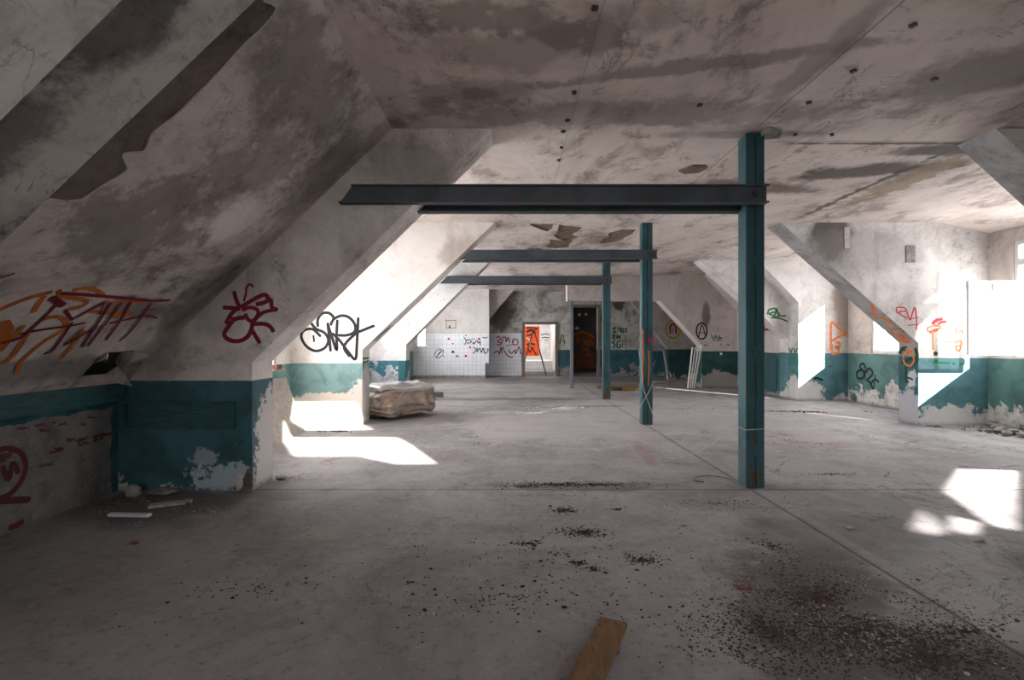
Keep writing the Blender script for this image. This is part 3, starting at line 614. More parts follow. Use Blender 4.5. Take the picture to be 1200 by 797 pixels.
pt = thing('support_post', (1.78, 14.83, 0), 'thin grey steel post under left end of the plaster bulkhead', 'post')
bm = bmesh.new(); add_box(bm, (1.78, 14.83, 1.262), (0.085, 0.085, 2.524), bev=0.006); obj('shaft', bm, m_post, pt)
box('base_plate', (1.78, 14.83, 0.006), (0.18, 0.15, 0.012), m_post, pt)

# ------------------------------------------------------------------ open window sash on the right
sash = thing('window_sash', (7.68, 7.69, 1.13), 'wide open white window sash glaring with sunlight at right wall', 'window sash')
bm = bmesh.new()
xa, xb, za, zb = 6.87, 7.70, 1.14, 2.26; w = 0.045; yy = 7.70
add_box(bm, ((xa+xb)/2, yy, za+w/2), (xb-xa, 0.045, w), bev=0.004); add_box(bm, ((xa+xb)/2, yy, zb-w/2), (xb-xa, 0.045, w), bev=0.004)
add_box(bm, (xa+w/2, yy, (za+zb)/2), (w, 0.045, zb-za-2*w), bev=0.004); add_box(bm, (xb-w/2, yy, (za+zb)/2), (w, 0.045, zb-za-2*w), bev=0.004)
obj('sash_frame', bm, m_frame, sash)
box('glazing_bar', (7.27, yy, (za+zb)/2), (0.05, 0.035, zb-za-2*w), m_frame, sash)
mg = M('dusty_white_painted_glass', 0.4, 0.5)
tr = mg.t.nodes.new('ShaderNodeBsdfTranslucent'); tr.inputs[0].default_value = (0.85, 0.87, 0.88, 1)
tp = mg.t.nodes.new('ShaderNodeBsdfTransparent'); tp.inputs[0].default_value = (0.95, 0.97, 0.98, 1)
mg.b.inputs['Base Color'].default_value = (0.82, 0.82, 0.81, 1)
a1 = mg.t.nodes.new('ShaderNodeMixShader'); a1.inputs[0].default_value = 0.45; mg.t.links.new(mg.b.outputs[0], a1.inputs[1]); mg.t.links.new(tr.outputs[0], a1.inputs[2])
a2 = mg.t.nodes.new('ShaderNodeMixShader'); a2.inputs[0].default_value = 0.3; mg.t.links.new(a1.outputs[0], a2.inputs[1]); mg.t.links.new(tp.outputs[0], a2.inputs[2])
mg.t.links.new(a2.outputs[0], mg.out.inputs[0])
box('glass_pane', ((xa+xb)/2, yy, (za+zb)/2), (xb-xa-2*w, 0.006, zb-za-2*w), mg.m, sash, bev=0)
bm = bmesh.new()
for z in (1.3, 2.1): bm = bmesh.new(); add_tube(bm, [Vector((xb+0.004, yy+0.028, z-0.05)), Vector((xb+0.004, yy+0.028, z+0.05))], 0.012, 8); obj('hinge', bm, m_iron, sash)

w5 = window_frame(5, XO, W1[0], W1[1], W1[2], W1[3], 1, 1, None)
box('transom', (XO+0.05, 7.13, 2.56), (0.06, 1.34, 0.10), m_frame, w5)
box('upper_pane', (XO+0.05, 7.13, 2.71), (0.006, 1.34, 0.21), mg.m, w5, bev=0)
window_frame(6, XO, W2[0], W2[1], W2[2], W2[3], 1, 1, None)

# ------------------------------------------------------------------ graffiti and marks on the walls
def G(s, ox, oy, *strokes):
    out = []
    for st in strokes:
        if isinstance(st, tuple): out.append((st[0], [(ox+x/s, oy+y/s) for x, y in st[1]]))
        else: out.append([(ox+x/s, oy+y/s) for x, y in st])
    return out
def PY(Y): return lambda a, b: on_y(a, b, Y)
def PX(X): return lambda a, b: on_x(a, b, X)
def under(xt, xc, zc):
    d = Vector((xc-xt, 0, zc-CEIL)).normalized(); n = Vector((-d.z, 0, d.x))
    if n.z > 0: n = -n
    return (lambda a, b: on_plane(a, b, Vector((xt, 0, CEIL)), n)), n
NY = (0, -1, 0)
z1 = (5.695, 0, 320)
graffiti(G(*z1, [(-40, 255), (0, 240), (120, 190), (240, 150), (350, 125)], [(300, 150), (250, 210), (220, 265)], [(480, 112), (560, 100), (640, 115), (690, 150)],
    [(390, 110), (410, 150), (520, 170), (575, 190), (540, 220), (450, 240)], [(270, 310), (380, 290), (440, 330), (400, 390), (300, 450), (200, 530), (130, 600), (110, 670)],
    (0.09, [(0, 330), (30, 380), (20, 430), (0, 490)]), [(160, 345), (90, 420), (30, 480), (0, 520)], [(180, 400), (120, 500), (50, 580), (0, 600)],
    [(690, 190), (740, 205), (860, 185), (980, 195)], [(580, 250), (700, 262), (880, 270)], [(740, 290), (830, 285)], [(560, 380), (480, 480), (400, 570)]),
    0.036, slope_pt, SN, SP['orange'], slope, 'blurred orange spray-painted loops under the dark red word')
graffiti(G(*z1, (0.03, [(400, 130), (560, 140), (800, 160), (1000, 180), (1135, 178)]), (0.045, [(335, 160), (375, 180), (420, 215)]), (0.03, [(430, 240), (480, 310)]),
    [(380, 200), (270, 310), (180, 390), (130, 430), (0, 465)], [(130, 405), (260, 375), (450, 350), (570, 325)], [(480, 320), (400, 440), (340, 515), (290, 535)],
    [(490, 300), (600, 240), (690, 190)], [(690, 190), (660, 270)], [(560, 350), (420, 480)], [(420, 480), (560, 400), (640, 360)], [(740, 190), (640, 340), (540, 490)],
    [(810, 190), (700, 330), (580, 485)], [(870, 185), (800, 310), (700, 445)], [(1010, 190), (930, 300), (850, 400), (790, 450)], [(720, 330), (860, 300), (960, 280), (1045, 295)], [(-30, 30), (90, -8)]),
    0.020, slope_pt, SN, SP['red'], slope, 'dark red spray-painted word DEATH on the sloping wall', lift=0.007)
graffiti(G(*z1, [(975, 242), (990, 232), (1000, 246), (1012, 230), (1022, 245), (1035, 230), (1045, 240)]), 0.006, slope_pt, SN, SP['black'], slope, 'tiny black marker tag beside the red word', lift=0.01)
z2 = (5.695, 240, 320)
graffiti(G(*z2, (0.040, [(270, 295), (200, 310), (150, 370), (130, 410), (160, 445), (220, 455), (280, 430), (310, 380), (320, 330)]), [(170, 300), (260, 305)], [(140, 340), (180, 270), (230, 230)],
    [(120, 230), (200, 235), (240, 240)], [(195, 120), (215, 190), (240, 235)], (0.020, [(260, 190), (275, 140), (280, 95), (305, 75), (325, 95)]), [(240, 230), (320, 180), (400, 145), (430, 180)],
    [(340, 210), (390, 200), (440, 180), (450, 230), (490, 245)], (0.035, [(250, 250), (300, 230), (350, 245), (355, 280), (320, 320), (290, 310), (270, 270)]), (0.035, [(320, 330), (380, 270), (440, 250), (485, 245)]),
    [(320, 340), (400, 340), (440, 360), (460, 395)], [(310, 370), (340, 420), (370, 470)]), 0.038, PY(4.62), NY, SP['red'], fin1, 'dark red looping spray-painted tag')
graffiti(G(*z2, [(700, 320), (740, 370), (800, 400), (825, 450), (800, 500), (740, 520), (680, 490), (645, 430), (660, 385), (720, 375), (775, 425)], [(725, 415), (730, 460)],
    [(755, 360), (755, 310), (785, 270), (830, 268), (860, 300), (840, 340)], [(820, 330), (830, 420), (840, 525)], [(820, 340), (850, 430), (880, 515), (880, 410), (885, 310)],
    [(840, 350), (860, 310), (910, 285), (960, 295), (1000, 340), (1000, 390), (950, 415), (890, 415)], [(850, 400), (900, 450), (960, 530), (1005, 575), (1015, 480), (1020, 380), (1025, 295)],
    [(1135, 350), (1060, 380), (1000, 410), (930, 490), (970, 560)], [(795, 225), (825, 218)]), 0.046, PY(8.27), NY, SP['black'], fin2, 'black spray-painted letters SPRK')
graffiti(G(4.983, 400, 300, (0.05, [(124, 600), (160, 596)]), (0.05, [(122, 625), (160, 612)]), (0.05, [(130, 592), (130, 655)]), (0.04, [(152, 592), (152, 640)])), 0.05, PX(-2.39), (1, 0, 0), SP['green'], fin2, 'green spray scribble on the edge of the partition')
up2, un2 = under(-0.25, -2.39, 1.21)
graffiti(G(4.983, 400, 300, [(185, 500), (215, 470), (250, 440), (290, 405)], [(200, 497), (240, 455), (280, 420)]), 0.07, up2, un2, SP['green'], fin2, 'green spray stripe on the sloping underside')
z4 = (7.24, 1030, 340)
graffiti(G(*z4, [(155, 200), (150, 150), (210, 150), (230, 175), (165, 190), (240, 240)], [(235, 180), (255, 240), (265, 255)], [(265, 255), (285, 190), (305, 150), (318, 240), (318, 340)], [(270, 245), (335, 230)], [(240, 300), (335, 292)],
    (0.05, [(450, 290), (480, 260), (540, 243)]), (0.04, [(500, 290), (530, 272), (570, 268)]), [(430, 370), (450, 345), (500, 330)]), 0.022, PY(8.27), NY, SP['bright_red'], r2, 'bright red letters RVA and red arcs')
graffiti(G(*z4, (0.03, [(460, 300), (520, 310), (480, 350), (420, 350), (412, 320), (460, 305)]), (0.035, [(455, 350), (455, 430), (460, 510)]), [(520, 330), (570, 330)], [(640, 340), (660, 335), (655, 365), (700, 345), (705, 375)],
    [(590, 405), (605, 395)], [(560, 440), (640, 440)], (0.025, [(640, 450), (690, 430), (695, 470), (650, 480), (675, 520), (695, 480)])), 0.018, PY(8.27), NY, SP['bright_orange'], r2, 'bright orange spray marks beside the red arcs')
graffiti(G(*z4, (0.05, [(450, 612), (600, 622)]), (0.05, [(620, 622), (645, 624)]), (0.05, [(685, 627), (710, 629)]), (0.04, [(465, 598), (500, 598)])), 0.04, PY(8.27), NY, SP['green'], r2, 'green spray dashes along the paint line')
graffiti([], 0.04, PY(8.27), NY, SP['black'], r2, 'round black spot', discs=[((1030+480/7.24, 340+538/7.24), 0.035)])
upr, unr = under(4.37, 6.59, 1.32)
graffiti(G(*z4, [(-60, 110), (-20, 190), (50, 250), (110, 285), (60, 245), (-30, 230), (-60, 130)], [(50, 290), (130, 330), (170, 330), (110, 350), (160, 400), (190, 360), (210, 440), (260, 425), (170, 380)], [(160, 400), (200, 440), (240, 400)]),
    0.040, upr, unr, SP['bright_orange'], r2, 'orange spray lettering running down the sloping underside')
graffiti(G(*z4, [(210, 580), (215, 545), (250, 525), (290, 560), (300, 600), (270, 640), (230, 630), (208, 590)], [(230, 495), (260, 530), (288, 505), (280, 480)]), 0.035, PX(6.59), (-1, 0, 0), SP['bright_orange'], r2, 'orange ring on the partition edge', lift=0.006)
graffiti(G(*z4, (0.07, [(175, 540), (200, 500), (240, 495)]), (0.07, [(310, 490), (325, 560), (315, 630)]), (0.05, [(230, 640), (230, 720), (235, 790)]), (0.05, [(190, 620), (250, 590), (300, 560)]), (0.05, [(240, 740), (290, 760)])), 0.06, PX(6.59), (-1, 0, 0), SP['dark_green'], r2, 'dark green scribble on the partition edge')
z5 = (5.3125, 890, 330)
graffiti(G(*z5, [(445, 430), (445, 270), (460, 260), (500, 300), (540, 325), (500, 340), (450, 370)], [(470, 375), (500, 385), (495, 400), (470, 410), (500, 420)], (0.09, [(450, 448), (495, 448)]), [(490, 450), (495, 400)], [(450, 450), (455, 390)]), 0.055, PY(11.7), NY, SP['bright_orange'], r3b, 'orange triangle and squares in spray paint')
graffiti(G(*z5, [(275, 330), (310, 300), (340, 295), (370, 290), (382, 262), (355, 247)], [(320, 290), (322, 240)], [(288, 322), (298, 326)]), 0.028, PY(11.7), NY, SP['bright_red'], r3b, 'faded red marks on the sunlit face')
graffiti(G(*z5, (0.05, [(340, 610), (350, 600), (370, 605), (395, 615)]), (0.05, [(436, 525), (444, 528)])), 0.03, PY(11.7), NY, SP['black'], r3b, 'short black marks above the chipped plaster')
graffiti(G(*z5, [(665, 545), (645, 510), (625, 530), (650, 565), (645, 600), (612, 600), (608, 565), (640, 548)], [(655, 545), (662, 620)], [(660, 570), (685, 540), (705, 575), (672, 610), (690, 630), (708, 672)], [(745, 628), (720, 610), (690, 640)], [(722, 580), (710, 672)]), 0.05, PX(XO), (-1, 0, 0), SP['black'], or2, 'black spray-painted letters SPRK on chipped green paint')
graffiti(G(*z5, [(50, 205), (60, 175), (100, 170), (95, 210), (60, 200), (112, 190), (120, 215), (80, 222)], [(105, 165), (125, 212), (165, 212)], [(68, 226), (120, 228), (180, 250)]), 0.035, PY(12.1), NY, SP['green'], r3, 'green curly spray-painted tag')
wlow = bpy.data.objects['wall_right_low']
graffiti(G(*z5, (0.06, [(30, 265), (35, 300), (60, 296), (90, 320)]), (0.03, [(112, 458), (130, 442), (150, 458), (175, 448)]), (0.02, [(40, 330), (36, 345)])), 0.05, PX(6.60), (-1, 0, 0), SP['wine'], wlow, 'wine red tags above the dark green paint')
graffiti(G(*z5, [(135, 625), (140, 570), (160, 560), (170, 600), (150, 630), (175, 625)]), 0.05, PX(6.60), (-1, 0, 0), SP['black'], wlow, 'black scrawl low on the green paint')
graffiti(G(*z5, [(185, 412), (195, 440), (206, 412)], [(196, 440), (192, 455)], [(215, 412), (225, 440), (236, 412)], [(225, 440), (222, 455)], [(190, 478), (190, 515)], [(188, 480), (202, 480)], [(188, 497), (200, 497)], [(190, 515), (203, 515)], [(210, 480), (210, 518)], [(206, 480), (224, 480)], [(218, 480), (218, 516)], [(228, 480), (240, 480)], [(233, 482), (233, 518)]), 0.045, PX(6.585), (-1, 0, 0), SP['green'], r3b, 'green letters on the partition edge')
za = (7.24, 760, 350)
circ = [(451+45*math.cos(t), 275+68*math.sin(t)) for t in [2*math.pi*k/16 for k in range(17)]]
graffiti(G(*za, (0.045, circ), (0.03, [(425, 325), (453, 222), (482, 318)]), (0.03, [(422, 288), (486, 288)])), 0.03, PY(14.9), NY, SP['black'], far_right, 'black circled letter A')
graffiti(G(*za, [(530, 308), (555, 345), (568, 312), (580, 345)], [(600, 308), (590, 345), (612, 340), (600, 325), (632, 342)], [(545, 355), (630, 358)]), 0.030, PY(14.9), NY, SP['blue'], far_right, 'small blue spray tag')
graffiti(G(*za, (0.035, [(470, 395), (500, 393)]), (0.035, [(605, 390), (622, 392)]), (0.035, [(662, 393), (690, 392)])), 0.03, PY(14.9), NY, SP['black'], far_right, 'row of small dark smudges')
graffiti([], 0.03, PY(14.9), NY, m_white, far_right, 'white paint spot on the green band', discs=[((760+615/7.24, 350+468/7.24), 0.04)])
graffiti(G(*za, (0.07, [(165, 320), (148, 260), (170, 205), (220, 188), (255, 235), (262, 300), (210, 335), (168, 322)]), (0.04, [(240, 330), (240, 390)]), (0.04, [(170, 345), (168, 395)]), (0.05, [(262, 290), (290, 270)])), 0.06, PY(18.4), NY, SP['yellow'], rib4, 'yellow outline of a round tag in the dark bay')
graffiti(G(*za, (0.07, [(185, 300), (185, 235), (210, 215), (232, 250), (232, 300)]), (0.05, [(208, 300), (208, 250)])), 0.06, PY(18.4), NY, SP['red'], rib4, 'dark red filling inside the yellow outline')
ze = (7.97, 680, 360)
graffiti(G(*ze, [(300, 195), (332, 193), (308, 210), (332, 232), (298, 236)], [(345, 236), (356, 195)], [(352, 200), (374, 196), (372, 234)], [(384, 196), (384, 234), (408, 232)], [(412, 196), (395, 214), (412, 234)], [(422, 194), (422, 236)], [(442, 196), (424, 214), (442, 236)],
    [(328, 255), (300, 264), (325, 274), (300, 290), (328, 292)], [(336, 258), (346, 292), (356, 264), (370, 292), (382, 252)], [(328, 313), (300, 330), (326, 352), (298, 382)], [(380, 315), (345, 330), (345, 372), (376, 376), (376, 350), (360, 350)], [(395, 312), (395, 378)], [(395, 345), (422, 345)], [(420, 308), (428, 395)]), 0.050, PY(19.7), NY, SP['dark_green'], fw, 'three rows of dark green capital letters')
zc = (9.97, 500, 360)
graffiti(G(*zc, [(810, 358), (840, 345), (862, 370), (830, 400), (870, 420), (852, 448), (820, 430)], [(878, 420), (890, 360), (920, 350), (930, 405), (950, 352), (972, 420)], [(1000, 400), (1020, 370), (1060, 385), (1062, 430), (1020, 442), (1000, 410), (1028, 400)],
    [(780, 542), (830, 510), (850, 550), (868, 470), (880, 542)], [(930, 452), (1005, 440)], [(890, 460), (900, 500), (960, 578), (1012, 582)], [(955, 500), (990, 542), (1030, 500), (1040, 545), (1080, 462), (1100, 542), (1130, 532)]), 0.040, PY(19.7), NY, SP['wine'], fw, 'wine red double line of lettering on the tiles')
graffiti(G(*zc, [(222, 155), (344, 155)], [(340, 150), (340, 248)], [(344, 243), (222, 243)], [(230, 248), (230, 150)]), 0.028, PY(18.8), NY, SP['black'], tw, 'thin black square frame drawn on the plaster')
for st in []: pass
graffiti(G(*zc, (0.06, [(262, 240), (268, 212)]), (0.05, [(276, 240), (272, 222)])), 0.05, PY(18.8), NY, SP['red'], tw, 'small dark red triangle in the black frame', lift=0.005)
graffiti(G(*zc, [(85, 575), (115, 510), (172, 490), (130, 560), (110, 580), (160, 535), (195, 498), (188, 560), (205, 582)], [(100, 585), (150, 590), (180, 560)]), 0.026, PY(18.8), NY, SP['black'], tw, 'small scrawled black tag on white tiles')
graffiti(G(*zc, (0.03, [(430, 345), (462, 392), (445, 442)]), [(455, 395), (500, 380), (522, 408), (470, 422)], [(520, 370), (572, 375)], [(548, 400), (546, 432), (590, 392), (602, 422), (625, 400), (625, 450)],
    [(545, 462), (575, 500), (540, 542)], [(590, 470), (590, 522), (620, 480), (640, 530), (660, 478), (682, 542), (722, 500), (700, 490)], [(650, 350), (680, 360), (715, 350)]), 0.034, PY(18.8), NY, SP['black'], tw, 'two-line black marker tag on white tiles')
graffiti([], 0.03, PY(18.8), NY, SP['bright_red'], tw, 'scattered red paint spots', discs=[((500+x/9.97, 360+y/9.97), r/9.97*18.8/600) for x, y, r in [(257, 370, 14), (305, 425, 10), (457, 330, 9), (508, 470, 12), (357, 573, 14), (457, 570, 15), (612, 370, 15)]])
graffiti([], 0.03, PY(18.8), NY, SP['black'], tw, 'single black paint spot among the red ones', discs=[((500+307/9.97, 360+523/9.97), 16/9.97*18.8/600)])
graffiti(G(8.858, 600, 370, (0.05, [(495, 300), (510, 230), (530, 200), (545, 300)]), (0.05, [(500, 270), (560, 260)]), [(490, 310), (555, 312)], [(520, 240), (555, 290)]), 0.035, PY(19.7), NY, SP['pale_green'], fw, 'pale green scribble between the two doorways')
graffiti(G(5.695, 0, 320, [(1320, 0)]*2), 0.01, slope_pt, SN, SP['red'], slope, 'faint red speck')
bpy.data.objects.remove(bpy.data.objects['graffiti.%03d' % (len([o for o in bpy.data.objects if o.name.startswith('graffiti')])-1)])
zk = (4.195, 0, 450)
graffiti(G(*zk, [(-70, 380), (0, 325), (60, 320), (110, 350), (125, 410), (100, 480), (50, 540), (0, 560)], [(10, 400), (40, 470), (60, 390), (90, 440)], (0.05, [(-60, 580), (0, 575), (150, 568)]), [(40, 710), (90, 690), (115, 670)]), 0.040, PX(-3.54), (1, 0, 0), spray('old_dark_red_paint', (0.10, 0.012, 0.02)), knee, 'dark red circle sprayed on the low brick wall')
fl_n = (0, 0, 1)
pale = flat('faded_red_chalk', (0.38, 0.17, 0.19), 0.9)
graffiti(G(4.615, 300, 400, [(945, 590), (935, 628)], [(975, 595), (1010, 600), (990, 611), (1012, 620), (970, 628)], [(1060, 612), (1045, 600), (1095, 598), (1060, 625), (1100, 626), (1070, 606)], [(330, 668), (380, 650), (400, 655), (412, 668), (360, 668)]), 0.014, lambda a, b: on_z(a, b), fl_n, pale, floor, 'faded red numbers chalked on the concrete')
# rooms behind
op = box('painted_panel', (0.45, 25.985, 1.36), (2.06, 0.03, 1.50), flat('orange_panel_paint', (0.75, 0.10, 0.02), 0.6, 0.25, 3), rw, bev=0)
zf = (8.858, 600, 370)
graffiti(G(*zf, (0.10, [(150, 170), (200, 150), (240, 180)]), (0.08, [(150, 300), (200, 290), (240, 300)]), (0.06, [(150, 130), (200, 125), (270, 140)]), (0.06, [(160, 330), (190, 380), (210, 330), (240, 390), (260, 400)]), (0.10, [(150, 205), (215, 200)])), 0.08, PY(25.95), NY, SP['black'], rw, 'black shadow lines on the orange panel')
graffiti(G(*zf, (0.08, [(148, 230), (185, 260), (182, 305)]), (0.08, [(185, 260), (212, 200)]), (0.07, [(250, 230), (262, 280)])), 0.08, PY(25.94), NY, SP['skyblue'], rw, 'pale blue letter strokes on the orange panel')
graffiti(G(*zf, [(300, 200), (350, 190), (400, 200), (440, 195)], [(305, 232), (340, 225), (400, 232)], [(335, 252), (375, 254)]), 0.045, PY(26.0), NY, SP['black'], rw, 'thin black handwriting on the white back wall')
sw = bpy.data.objects['wall_dark_room']
graffiti(G(*zf, (0.10, [(640, 200), (720, 170), (800, 190), (850, 230)]), (0.07, [(660, 230), (700, 260), (680, 290)]), (0.07, [(740, 240), (760, 300), (780, 250), (800, 310), (820, 260), (845, 300)]), (0.07, [(740, 370), (780, 340), (790, 400), (830, 412)]), (0.07, [(760, 400), (770, 440)])), 0.08, PY(22.2), NY, SP['orange'], sw, 'orange flame-like lettering in the dark room')
graffiti(G(*zf, (0.45, [(660, 250), (740, 220), (800, 260), (820, 330)]), (0.3, [(720, 330), (800, 380)])), 0.3, PY(22.2), NY, flat('scorched_orange_brown', (0.26, 0.085, 0.03), 0.8, 0.5, 5), sw, 'scorched orange-brown cloud behind the lettering', lift=0.0005)
graffiti(G(*zf, (0.35, [(640, 520), (700, 480), (800, 500), (860, 520)]), (0.2, [(640, 420), (720, 400), (860, 440)])), 0.2, PY(22.2), NY, SP['rust'], sw, 'broad rust red band in the dark room')
graffiti([], 0.1, PY(22.2), NY, m_white, sw, 'pale round spots high in the dark room', discs=[((600+x/8.858, 370+y/8.858), r) for x, y, r in [(675, 130, 0.08), (700, -10, 0.07), (768, -15, 0.06)]])

# ------------------------------------------------------------------ fixed details on walls and ceiling
# teal boarded panel on the first left partition
bpn = box('access_panel', (-2.97, 4.605, 0.685), (0.93, 0.03, 0.20), m_teal_board, fin1, bev=0.006)
bm = bmesh.new()
for (c, s) in [((-2.97, 4.600, 0.795), (0.99, 0.05, 0.022)), ((-2.97, 4.600, 0.575), (0.99, 0.05, 0.022)), ((-2.485, 4.600, 0.685), (0.022, 0.05, 0.2)), ((-3.455, 4.600, 0.685), (0.022, 0.05, 0.2))]: add_box(bm, c, s, bev=0.003)
obj('panel_frame', bm, m_teal_board, bpn)
# broken corner at its foot
def blob(c, r, seed, sub=2, squash=(1, 1, 1), rough=0.35, freq=1.6):
    bm = bmesh.new(); bmesh.ops.create_icosphere(bm, subdivisions=sub, radius=1.0)
    for v in bm.verts:
        k = 1+rough*(mnoise.noise(v.co*freq+Vector((seed*3.1, seed, 0)))-0.1)
        v.co = Vector((v.co.x*k*squash[0], v.co.y*k*squash[1], v.co.z*k*squash[2]))*r
    zmin = min(v.co.z for v in bm.verts)
    for v in bm.verts: v.co += Vector((c[0], c[1], c[2]-zmin))
    return bm
q = [on_y(*p, 4.614) for p in [(288, 566), (296, 551), (302, 549), (304, 543), (297, 540), (298, 575), (288, 572)]]
bm = bmesh.new(); add_prism(bm, [(-2.50, 0.02), (-2.46, 0.10), (-2.40, 0.12), (-2.37, 0.20), (-2.325, 0.22), (-2.325, 0.01), (-2.46, 0.0)], None, FY, 4.612, 4.63); obj('broken_corner', bm, m_peel_dk, fin1)
# vents and switch plates on the second right partition
for (px, py, w, h, mt, lb) in [(992.5, 278.5, 0.085, 0.34, m_bulk, 'pale upright recessed plate with sooty rim'), (1067, 298, 0.15, 0.27, m_right_under, 'grey patched rectangle in the plaster')]:
    c = on_y(px, py, 8.265); o = box('wall_plate', tuple(c), (w, 0.02, h), mt, r2, bev=0.004); o['label'] = lb
# recess in the low right wall beyond the third rib
box('recess_panel', (6.592, 12.95, 0.5), (0.02, 0.55, 0.86), m_teal_board, wlow)
# boxed panel above sash window
# peeled patches of the ceiling
zp = (5.4545, 560, 240)
for pts in [[(342, 122), (480, 122), (474, 150), (450, 162), (420, 155), (385, 140)], [(520, 126), (560, 135), (662, 145), (650, 158), (612, 180), (605, 195), (635, 200), (600, 212), (550, 217), (510, 205), (488, 186), (510, 165), (512, 145)],
            [(465, 222), (530, 228), (608, 222), (590, 245), (580, 262), (500, 267), (443, 260), (460, 240)], [(840, 180), (920, 158), (1012, 158), (985, 185), (930, 212), (860, 230), (783, 236), (805, 205), (832, 195)], [(300, 290), (330, 277), (385, 277), (410, 290)]]:
    pl = [on_z(560+x/zp[0], 240+y/zp[0], CEIL) for x, y in pts]
    o = prism('peeled_patch', [(p.x, p.y) for p in pl], FZ, CEIL-0.004, CEIL+0.002, m_peel, parent=ceiling); o['label'] = 'brown patch where ceiling plaster has peeled off'
    bm = bmesh.new(); k = [Vector((p.x, p.y, CEIL-0.010)) for p in pl]
    lo = k[len(k)//2:]+[k[0]]
    add_tube(bm, smooth_pts([v+Vector((random.uniform(-.01, .01), 0, -0.01*random.random())) for v in lo], 4), 0.014, 5)
    obj('curled_plaster_edge', bm, m_peel_dk, ceiling)
pl = [on_z(*p, CEIL) for p in [(795, 199), (812, 193), (827, 193), (829, 196), (818, 201), (802, 202)]]
o = prism('peeled_patch', [(p.x, p.y) for p in pl], FZ, CEIL-0.02, CEIL-0.0, m_peel, parent=ceiling)
pl = [on_z(*p, CEIL) for p in [(890, 158), (893, 151), (905, 149), (915, 152), (912, 158), (900, 160)]]
prism('mortar_lump', [(p.x, p.y) for p in pl], FZ, CEIL-0.03, CEIL, m_rubble, parent=ceiling, bevel=0.008)
# nail heads / old fixings in rows
bm = bmesh.new()
for (px, py) in [(673, 107), (665, 140), (660, 153), (655, 187), (697, 8), (1070, 28), (948, 119), (907, 158), (932, 157), (975, 157), (1000, 82), (1095, 92), (820, 122), (658, 172)]:
    p = on_z(px, py, CEIL); add_box(bm, (p.x, p.y, CEIL-0.008), (0.035, 0.03, 0.018), Matrix.Rotation(random.random()*3, 3, 'Z'))
o = obj('ceiling_fixings', bm, m_iron, ceiling); o['kind'] = 'stuff'
# cable seam down the ceiling
# teal pilaster on third left rib
box('pilaster', (-2.51, 11.88, 0.45), (0.17, 0.05, 0.90), flat('pilaster_teal', (0.035, 0.15, 0.165), 0.6), fin3)
# wooden casing, jambs of the doorways
for (x0, x1, zt, nm) in [(0.56, 1.74, 2.0, 1), (2.42, 3.36, 2.66, 2)]:
    bm = bmesh.new()
    add_box(bm, (x0-0.05, 19.68, zt/2), (0.10, 0.06, zt), bev=0.004); add_box(bm, (x1+0.05, 19.68, zt/2), (0.10, 0.06, zt), bev=0.004); add_box(bm, ((x0+x1)/2, 19.68, zt+0.05), (x1-x0+0.2, 0.06, 0.10), bev=0.004)
    struct(obj('door_%d' % nm, bm, m_wood_dk))

# ------------------------------------------------------------------ loose things
# rubble bag
def bag():
    bm = bmesh.new(); bmesh.ops.create_icosphere(bm, subdivisions=6, radius=1.0)
    ang = math.radians(40); ca, sa = math.cos(ang), math.sin(ang)
    def sgn(x, p): return math.copysign(abs(x)**p, x)
    for v in bm.verts:
        x, y, z = v.co
        h = 0.5+0.5*z
        X = sgn(x, 0.45)*0.64; Y = sgn(y, 0.45)*0.50; Z = sgn(z, 0.55)
        Z = (Z*0.5+0.5)
        top = 0.62+0.05*x-0.06*y
        sag = 1.0+0.10*math.sin(Z*math.pi)
        X *= sag*(1.04-0.26*Z); Y *= sag*(1.04-0.26*Z)
        p = Vector((X, Y, Z*top))
        f = mnoise.noise(p*2.6)*0.07+mnoise.noise(p*6.0+Vector((9, 0, 0)))*0.035
        wr = abs(mnoise.noise(Vector((p.x*2.5+p.z*3, p.y*2.5, p.z*13))))*0.085+abs(mnoise.noise(Vector((p.x*7+p.z*4, p.y*7, p.z*5))))*0.06
        n = Vector((x, y, z*0.6)).normalized()
        p += n*(f-wr)
        if Z > 0.86: p.z += 0.05*mnoise.noise(Vector((p.x*5, p.y*5, 0)))-0.02
        p.z = max(p.z, 0.004)
        v.co = Vector((p.x*ca-p.y*sa, p.x*sa+p.y*ca, p.z))+Vector((-2.02, 9.28, 0))
    return bm
mb = M('dusty_plastic_sheet', 0.38, 0.5)
bn = mb.noise(3.2, 7, 0.65, 0.8); bn2 = mb.noise(9, 8, 0.7)
cc = mb.mix(mb.ramp(bn, 0.38, 0.62), (0.42, 0.34, 0.28), (0.21, 0.175, 0.15))
cc = mb.mix(mb.ramp(bn2, 0.55, 0.68, 0, 0.7), cc, (0.60, 0.53, 0.46))
cc = mb.mix(mb.ramp(mb.noise(4.5, 5, 0.6, 0, mb.vec(loc=(4, 4, 4))), 0.60, 0.66, 0, 0.8), cc, (0.50, 0.28, 0.18))
cc = mb.mix(mb.ramp(mb.add(mb.z, mb.mul(bn, 0.1)), 0.52, 0.60), cc, (0.52, 0.51, 0.50))
mb.bump(mb.add(bn2, mb.noise(22, 6, 0.7, 0, mb.vec(scale=(1, 1, 3)))), 0.7, 0.03)
m_bag = mb.col(cc)
rb = thing('rubble_bag', (-2.02, 9.28, 0), 'bulging dusty plastic sack of rubble beside left partition', 'sack')
obj('sack', bag(), m_bag, rb, smooth=True)
